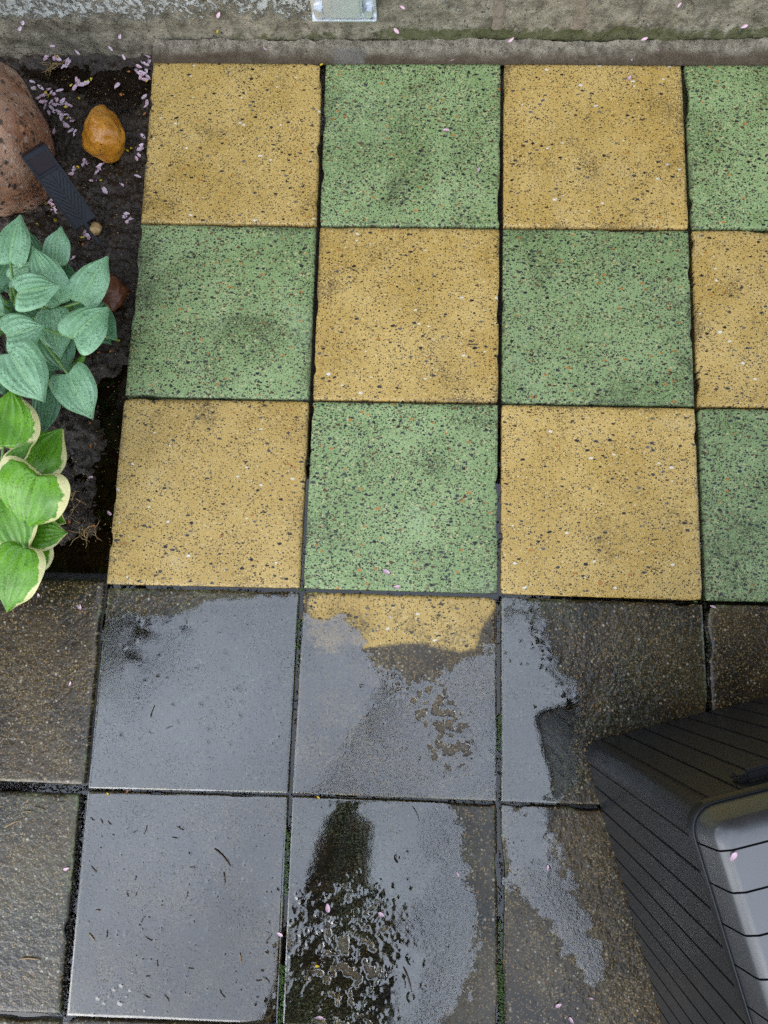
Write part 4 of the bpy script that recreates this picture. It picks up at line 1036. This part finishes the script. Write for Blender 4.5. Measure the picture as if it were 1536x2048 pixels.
gritcloud('gravel', gp, 'dark wet gravel and crumbs filling the wide joints at lower left', 'bed')
# crumbs of soil over the bed
gp = []
for _ in range(5200):
    x, y = RS.uniform(-.40, .0), RS.uniform(-1.15, .03)
    if x > np.interp(-y, [0, 1.18], [at(306, 124)[0], at(212, 1165)[0]]) - .003: continue
    z = float(soil_h(np.array([x]), np.array([y]))[0])
    if z < -.042: continue
    gp.append((x, y, z + .0005, RS.uniform(.001, .0036)))
gritcloud('soil_crumbs', gp, 'loose wet crumbs of soil in the bed', 'soil')
gp = []
for _ in range(1000):
    x, y = RS.uniform(-.38, .0), RS.uniform(-1.12, .0)
    if x > np.interp(-y, [0, 1.18], [at(306, 124)[0], at(212, 1165)[0]]) - .004: continue
    z = float(soil_h(np.array([x]), np.array([y]))[0])
    gp.append((x, y, max(z, -.039) + .0015, RS.uniform(.0008, .0022)))
gritcloud('bark_crumbs', gp, 'tan bark crumbs and husks sprinkled over the soil', 'tan_twig', 9)
# moss in the joints
gp = []
for (x0, y0, x1, y1, n, wd) in [(999, 1430, 998, 1500, 90, 3), (1001, 1930, 1003, 2060, 230, 5), (1000, 1840, 1001, 1930, 60, 3), (566, 1930, 560, 2060, 230, 6), (576, 1660, 571, 1790, 120, 4), (600, 1230, 593, 1350, 40, 3), (478, 1577, 485, 1578, 14, 3), (1388, 1203, 1396, 1204, 16, 2), (596, 1178, 610, 1181, 20, 3), (1414, 1225, 1416, 1330, 20, 2)]:
    for _ in range(n):
        t = RS.rand(); p = at(x0 + (x1 - x0) * t + RS.normal(0, wd * .6), y0 + (y1 - y0) * t, 0)
        gp.append((p[0], p[1], -.004 + RS.rand() * .005, RS.uniform(.0010, .0026)))
gritcloud('moss', gp, 'green moss tufts growing in the joints of the dark tiles', 'moss', 5)
# dead roots and grass
def tuft(name, px, py, n, spread, mt, label, cat, z=-.03, ln=.045, seed=1, up=.02):
    r = random.Random(seed); mb = MB()
    for _ in range(n):
        p = V(px + r.gauss(0, spread), py + r.gauss(0, spread), z); a = r.uniform(0, 6.28); l = ln * r.uniform(.4, 1)
        pts = []; q = p.copy()
        for i in range(6):
            pts.append(q.copy()); a += r.uniform(-.6, .6); q = q + Vector((math.cos(a), math.sin(a), r.uniform(-.2, .35) * up / .02)) * l / 5; q.z = max(q.z, z - .004)
        mb.tube(pts, [.0011, .001, .0009, .0008, .0006, .0004], 4)
    return tag(mb.build(name, M[mt], None, True), label, cat)
tuft('root_tuft', 168, 1062, 20, 9, 'tan_twig', 'tangle of pale dead roots at the edge of the bed puddle', 'roots', -.034, .05, 2)
tuft('root_tuft', 175, 1020, 12, 8, 'twig', 'tangle of thin brown roots above the pale roots', 'roots', -.030, .05, 3)
tuft('grass_tuft', 106, 130, 26, 5, 'tan_twig', 'dry grass tuft at the foot of the wall', 'grass tuft', -.03, .03, 5)
tuft('root_tuft', 225, 545, 9, 6, 'twig', 'few dark rootlets on the soil by the red brown stone', 'roots', -.03, .04, 6)
tuft('root_tuft', 138, 1000, 8, 8, 'tan_twig', 'few pale rootlets right of the cream edged hosta', 'roots', -.028, .04, 8)

# ---------------- trees out of view: the mirrored maple, and one added to darken reflections
def maple_outline():
    return [(math.sin(a) * q, math.cos(a) * q, -.12 * q) for a, q in [(-2.5, .35), (-1.9, .75), (-1.55, .38), (-1.1, .95), (-.75, .42), (0, 1.15), (.75, .42), (1.1, .95), (1.55, .38), (1.9, .75), (2.5, .35)]]
def oval_outline():
    return [(math.sin(a) * .5, math.cos(a), -.1 * abs(math.sin(a))) for a in np.linspace(-math.pi * .95, math.pi * .95, 9)]
def add_leaf(lv, lf, prof, c, s, n, a):
    q = Vector(n).to_track_quat('Z', 'Y') @ Quaternion((0, 0, 1), a); b = len(lv); lv.append(tuple(Vector(c)))
    for p in prof: lv.append(tuple(Vector(c) + q @ (Vector(p) * s)))
    for k in range(len(prof) - 1): lf.append((b, b + 1 + k, b + 2 + k))
def tree(name, base, label, spec, per_limb, prof, size, mt, seed, blossoms=0, spread=.09):
    t = empty(name, base, label, 'tree'); r = random.Random(seed); mb = MB(); B = Vector(base); top = spec['top']; ends = []
    mb.tube([B, B + Vector((.02, -.02, top * .25)), B + Vector((.05, -.06, top * .5)), B + Vector((.08, -.1, top * .75)), B + Vector((.1, -.1, top))], [.055, .046, .038, .026, .008], 10)
    for e in spec['ends']:
        e = Vector(e); k = min(.85, max(.35, (e.z - B.z) / top - .18)); s = B + Vector((.08 * k * 1.1, -.1 * k * 1.1, top * k))
        md = (s + e) / 2 + Vector((0, 0, .07)); mb.tube([s, md, e], [.016, .010, .003], 6); ends.append((s, md, e))
    mb.build('trunk', M['bark'], t, True)
    lv, lf, bv, bf = [], [], [], []
    for (s, md, e) in ends:
        for i in range(per_limb + blossoms):
            q = r.uniform(.25, 1.06); p = s.lerp(md, q * 2) if q < .5 else md.lerp(e, (q - .5) * 2)
            p = p + Vector((r.gauss(0, spread), r.gauss(0, spread), r.gauss(-.02, spread * .6)))
            if i < per_limb: add_leaf(lv, lf, prof, p, r.uniform(*size), (r.uniform(-.6, .6), r.uniform(-.6, .6), 1), r.uniform(0, 6.28))
            else:
                for k in range(5):
                    add_leaf(bv, bf, oval_outline(), p + Vector((math.cos(k * 1.26), math.sin(k * 1.26), 0)) * .012, .012, (math.cos(k * 1.26) * .4, math.sin(k * 1.26) * .4, 1), -k * 1.26 + 1.57)
    mk('crown', lv, lf, M[mt], t, False)
    if bv: mk('blossom', bv, bf, M['petal'], t, False)
tr = random.Random(12)
me_ = [(-.56, -1.06, 1.60), (-.54, -1.17, 1.66), (-.55, -1.27, 1.55), (-.60, -1.40, 1.6), (-.82, -1.5, 1.6), (-.78, -.95, 1.7), (-.86, -1.3, 1.85), (-.95, -1.65, 1.5), (-.9, -.8, 1.6), (-1.0, -1.9, 1.7), (-1.15, -2.1, 1.9), (-1.2, -1.7, 2.1), (-1.3, -2.3, 1.8), (-1.0, -1.5, 2.0), (-1.1, -1.2, 2.1), (-1.05, -2.2, 1.55)]
me_ += [(-1.5 + math.cos(a) * l, -1.1 + math.sin(a) * l * 1.3, tr.uniform(1.4, 2.6)) for a, l in [(tr.uniform(0, 6.28), tr.uniform(.3, .75)) for _ in range(20)]]
tree('maple_tree', (-1.55, -1.0, -.06), 'dark red maple left of the bed whose leaves reflect in the puddle', {'top': 2.5, 'ends': me_}, 110, maple_outline(), (.026, .048), 'maple', 12)
ce = [(1.62 + tr.uniform(0, .25), y, tr.uniform(1.65, 2.3)) for y in np.linspace(-.5, -2.0, 9)]
ce += [(2.5 + math.cos(a) * l, -1.2 + math.sin(a) * l * 1.1, tr.uniform(1.7, 3.2)) for a, l in [(tr.uniform(0, 6.28), tr.uniform(.4, 1.1)) for _ in range(20)]]
tree('added_blossom_tree', (2.5, -1.1, -.06), 'unseen pink blossoming tree added right of the terrace to darken the wet slabs', {'top': 3.0, 'ends': ce}, 130, oval_outline(), (.030, .050), 'tree_leaf', 14, 14, .13)  # unseen tree, added to block sky from the right hand slabs

# ---------------- the photographer, mirrored in the dimpled puddle
per = empty('person', (.425, -2.34, 0), 'person in a dark hooded jacket holding up a phone, seen reflected in the dimpled puddle', 'person')
def skin_mesh(name, nodes, edges, mt, root, parent, sub=2):
    me = bpy.data.meshes.new(name); pl_ = gloc(parent)
    me.from_pydata([tuple(Vector(n[:3]) - pl_) for n in nodes], edges, []); me.update(); me.materials.append(mt)
    o = bpy.data.objects.new(name, me); COL.objects.link(o); o.parent = parent
    sk = o.modifiers.new('skin', 'SKIN'); sk.use_smooth_shade = True
    if not me.skin_vertices: me.skin_vertices.new()
    for i, n in enumerate(nodes):
        r = n[3]; me.skin_vertices[0].data[i].radius = r if isinstance(r, tuple) else (r, r); me.skin_vertices[0].data[i].use_root = (i == root)
    sb = o.modifiers.new('sub', 'SUBSURF'); sb.levels = sub; sb.render_levels = sub
    return o
px_, py_ = .425, -2.34
nodes = [(px_, py_, .93, (.13, .10)), (px_, py_ + .02, 1.10, (.115, .09)), (px_, py_ + .05, 1.28, (.11, .09)), (px_, py_ + .08, 1.41, (.10, .08)), (px_ - .005, py_ + .15, 1.48, .055), (px_ - .01, py_ + .22, 1.54, (.075, .085)), (px_ - .01, py_ + .25, 1.62, (.078, .095)), (px_ - .01, py_ + .245, 1.70, (.055, .065)),
         (px_ - .118, py_ + .08, 1.36, .058), (px_ - .02, py_ + .46, 1.20, .038), (.575, -1.50, 1.40, .030), (.600, -1.43, 1.442, (.036, .018)),
         (px_ + .118, py_ + .08, 1.36, .058), (px_ + .13, py_ + .04, 1.10, .042), (px_ + .05, py_ + .20, 1.08, .030), (px_ - .02, py_ + .22, 1.09, (.018, .036)),
         (px_ + .09, py_, .86, .085), (px_ + .10, py_ + .03, .50, .060), (px_ + .10, py_ - .01, .10, .042), (px_ + .11, py_ + .09, .045, .026),
         (px_ - .09, py_, .86, .085), (px_ - .10, py_ + .03, .50, .060), (px_ - .10, py_ - .01, .10, .042), (px_ - .11, py_ + .09, .045, .026)]
edges = [(0, 1), (1, 2), (2, 3), (3, 4), (4, 5), (5, 6), (6, 7), (2, 8), (8, 9), (9, 10), (10, 11), (2, 12), (12, 13), (13, 14), (14, 15), (0, 16), (16, 17), (17, 18), (18, 19), (0, 20), (20, 21), (21, 22), (22, 23)]
def fingers(base, dirs):
    for d, l in dirs:
        b0 = len(nodes); p = Vector(nodes[base][:3]); d1, d2 = Vector(d[0]).normalized(), Vector(d[1]).normalized()
        q1 = p + d1 * l * .55; q2 = q1 + (d1 + d2).normalized() * l * .35; q3 = q2 + d2 * l * .3
        for q, r in ((q1, .0095), (q2, .0088), (q3, .0075)): nodes.append((q.x, q.y, q.z, r))
        edges.extend([(base, b0), (b0, b0 + 1), (b0 + 1, b0 + 2)])
fingers(11, [(((.25, .8, .0), (.9, .3, .1)), .085), (((.05, .95, -.05), (.9, .35, .1)), .095), (((.45, .6, -.05), (.95, .1, .1)), .080), (((.7, .3, -.05), (.95, 0, .1)), .066), (((-.3, .7, .35), (.2, .8, .5)), .075)])
fingers(15, [(((-1, .1, .35), (-1, -.3, .2)), .085), (((-1, .1, .12), (-1, -.35, .1)), .095), (((-1, .1, -.1), (-1, -.35, -.1)), .088), (((-1, .05, -.35), (-1, -.35, -.2)), .070), (((-.5, .2, .85), (-.8, .1, .6)), .065)])
skin_mesh('body', nodes, edges, M['skin'], 0, per)
def outfit(ids, grow, name, mt, root=0):
    mp = {k: i for i, k in enumerate(ids)}; ns = []
    for k in ids:
        r = nodes[k][3]; ns.append(nodes[k][:3] + ((tuple(x + grow for x in r) if isinstance(r, tuple) else r + grow),))
    es = [(mp[a], mp[b_]) for a, b_ in edges if a in mp and b_ in mp]
    return skin_mesh(name, ns, es, mt, root, per)
outfit([0, 1, 2, 3, 8, 9, 10, 12, 13, 14], .008, 'jacket', M['jacket'])
outfit([0, 16, 17, 18, 20, 21, 22], .016, 'trousers', M['trousers'])
hc = Vector((px_ - .01, py_ + .225, 1.625))
hood = stone('hood', hc - Vector((0, .035, .02)), (.084, .165, .150), M['jacket'], 31, lambda q: Vector((q.x, min(q.y, .60), q.z - .25 * max(0, -q.y))), .10, 4); hood.parent = per; hood.location -= gloc(per)
fr = stone('hair', hc + Vector((0, .035, .055)), (.080, .075, .060), M['hair'], 33, None, .2, 3); fr.parent = per; fr.location -= gloc(per)
MB().tube([hc + Vector((0, .085, .01)), hc + Vector((0, .118, -.022)), hc + Vector((0, .105, -.034))], [.008, .014, .010], 8).build('nose', M['skin'], per, True)
MB().tube([hc + Vector((-.025, .098, -.062)), hc + Vector((0, .106, -.062)), hc + Vector((.025, .098, -.062))], [.003, .006, .003], 6).build('mouth', M['petal'], per, True)
for s in (-1, 1):
    e = stone('eye', hc + Vector((s * .031, .092, .0)), (.013, .010, .009), M['eye'], 35, None, .02, 2); e.parent = per; e.location -= gloc(per)
    bt = MB(); bt.bbox(px_ + s * .105 - .045, px_ + s * .105 + .045, py_ - .07, py_ + .19, .004, .085, .02); bt.tube([(px_ + s * .10, py_ - .01, .06), (px_ + s * .10, py_ - .005, .33)], [.062, .072], 14)
    bt.build('boot', M['boot'], per, True)
# phone: its lens is where the picture is taken from
ph = empty('phone', CAM + ROT @ np.array([.02, -.06, .010]), 'phone held level above the paving by the photographer', 'phone')
PMx = Matrix([list(ROT[0]) + [CAM[0]], list(ROT[1]) + [CAM[1]], list(ROT[2]) + [CAM[2]], [0, 0, 0, 1]])
MB().bbox(-.02, .056, -.142, .020, .006, .0145, .003, PMx).build('shell', M['phone'], ph)
MB().bbox(-.017, .053, -.139, .017, .0146, .0152, .0002, PMx).build('screen', M['panel'], ph)
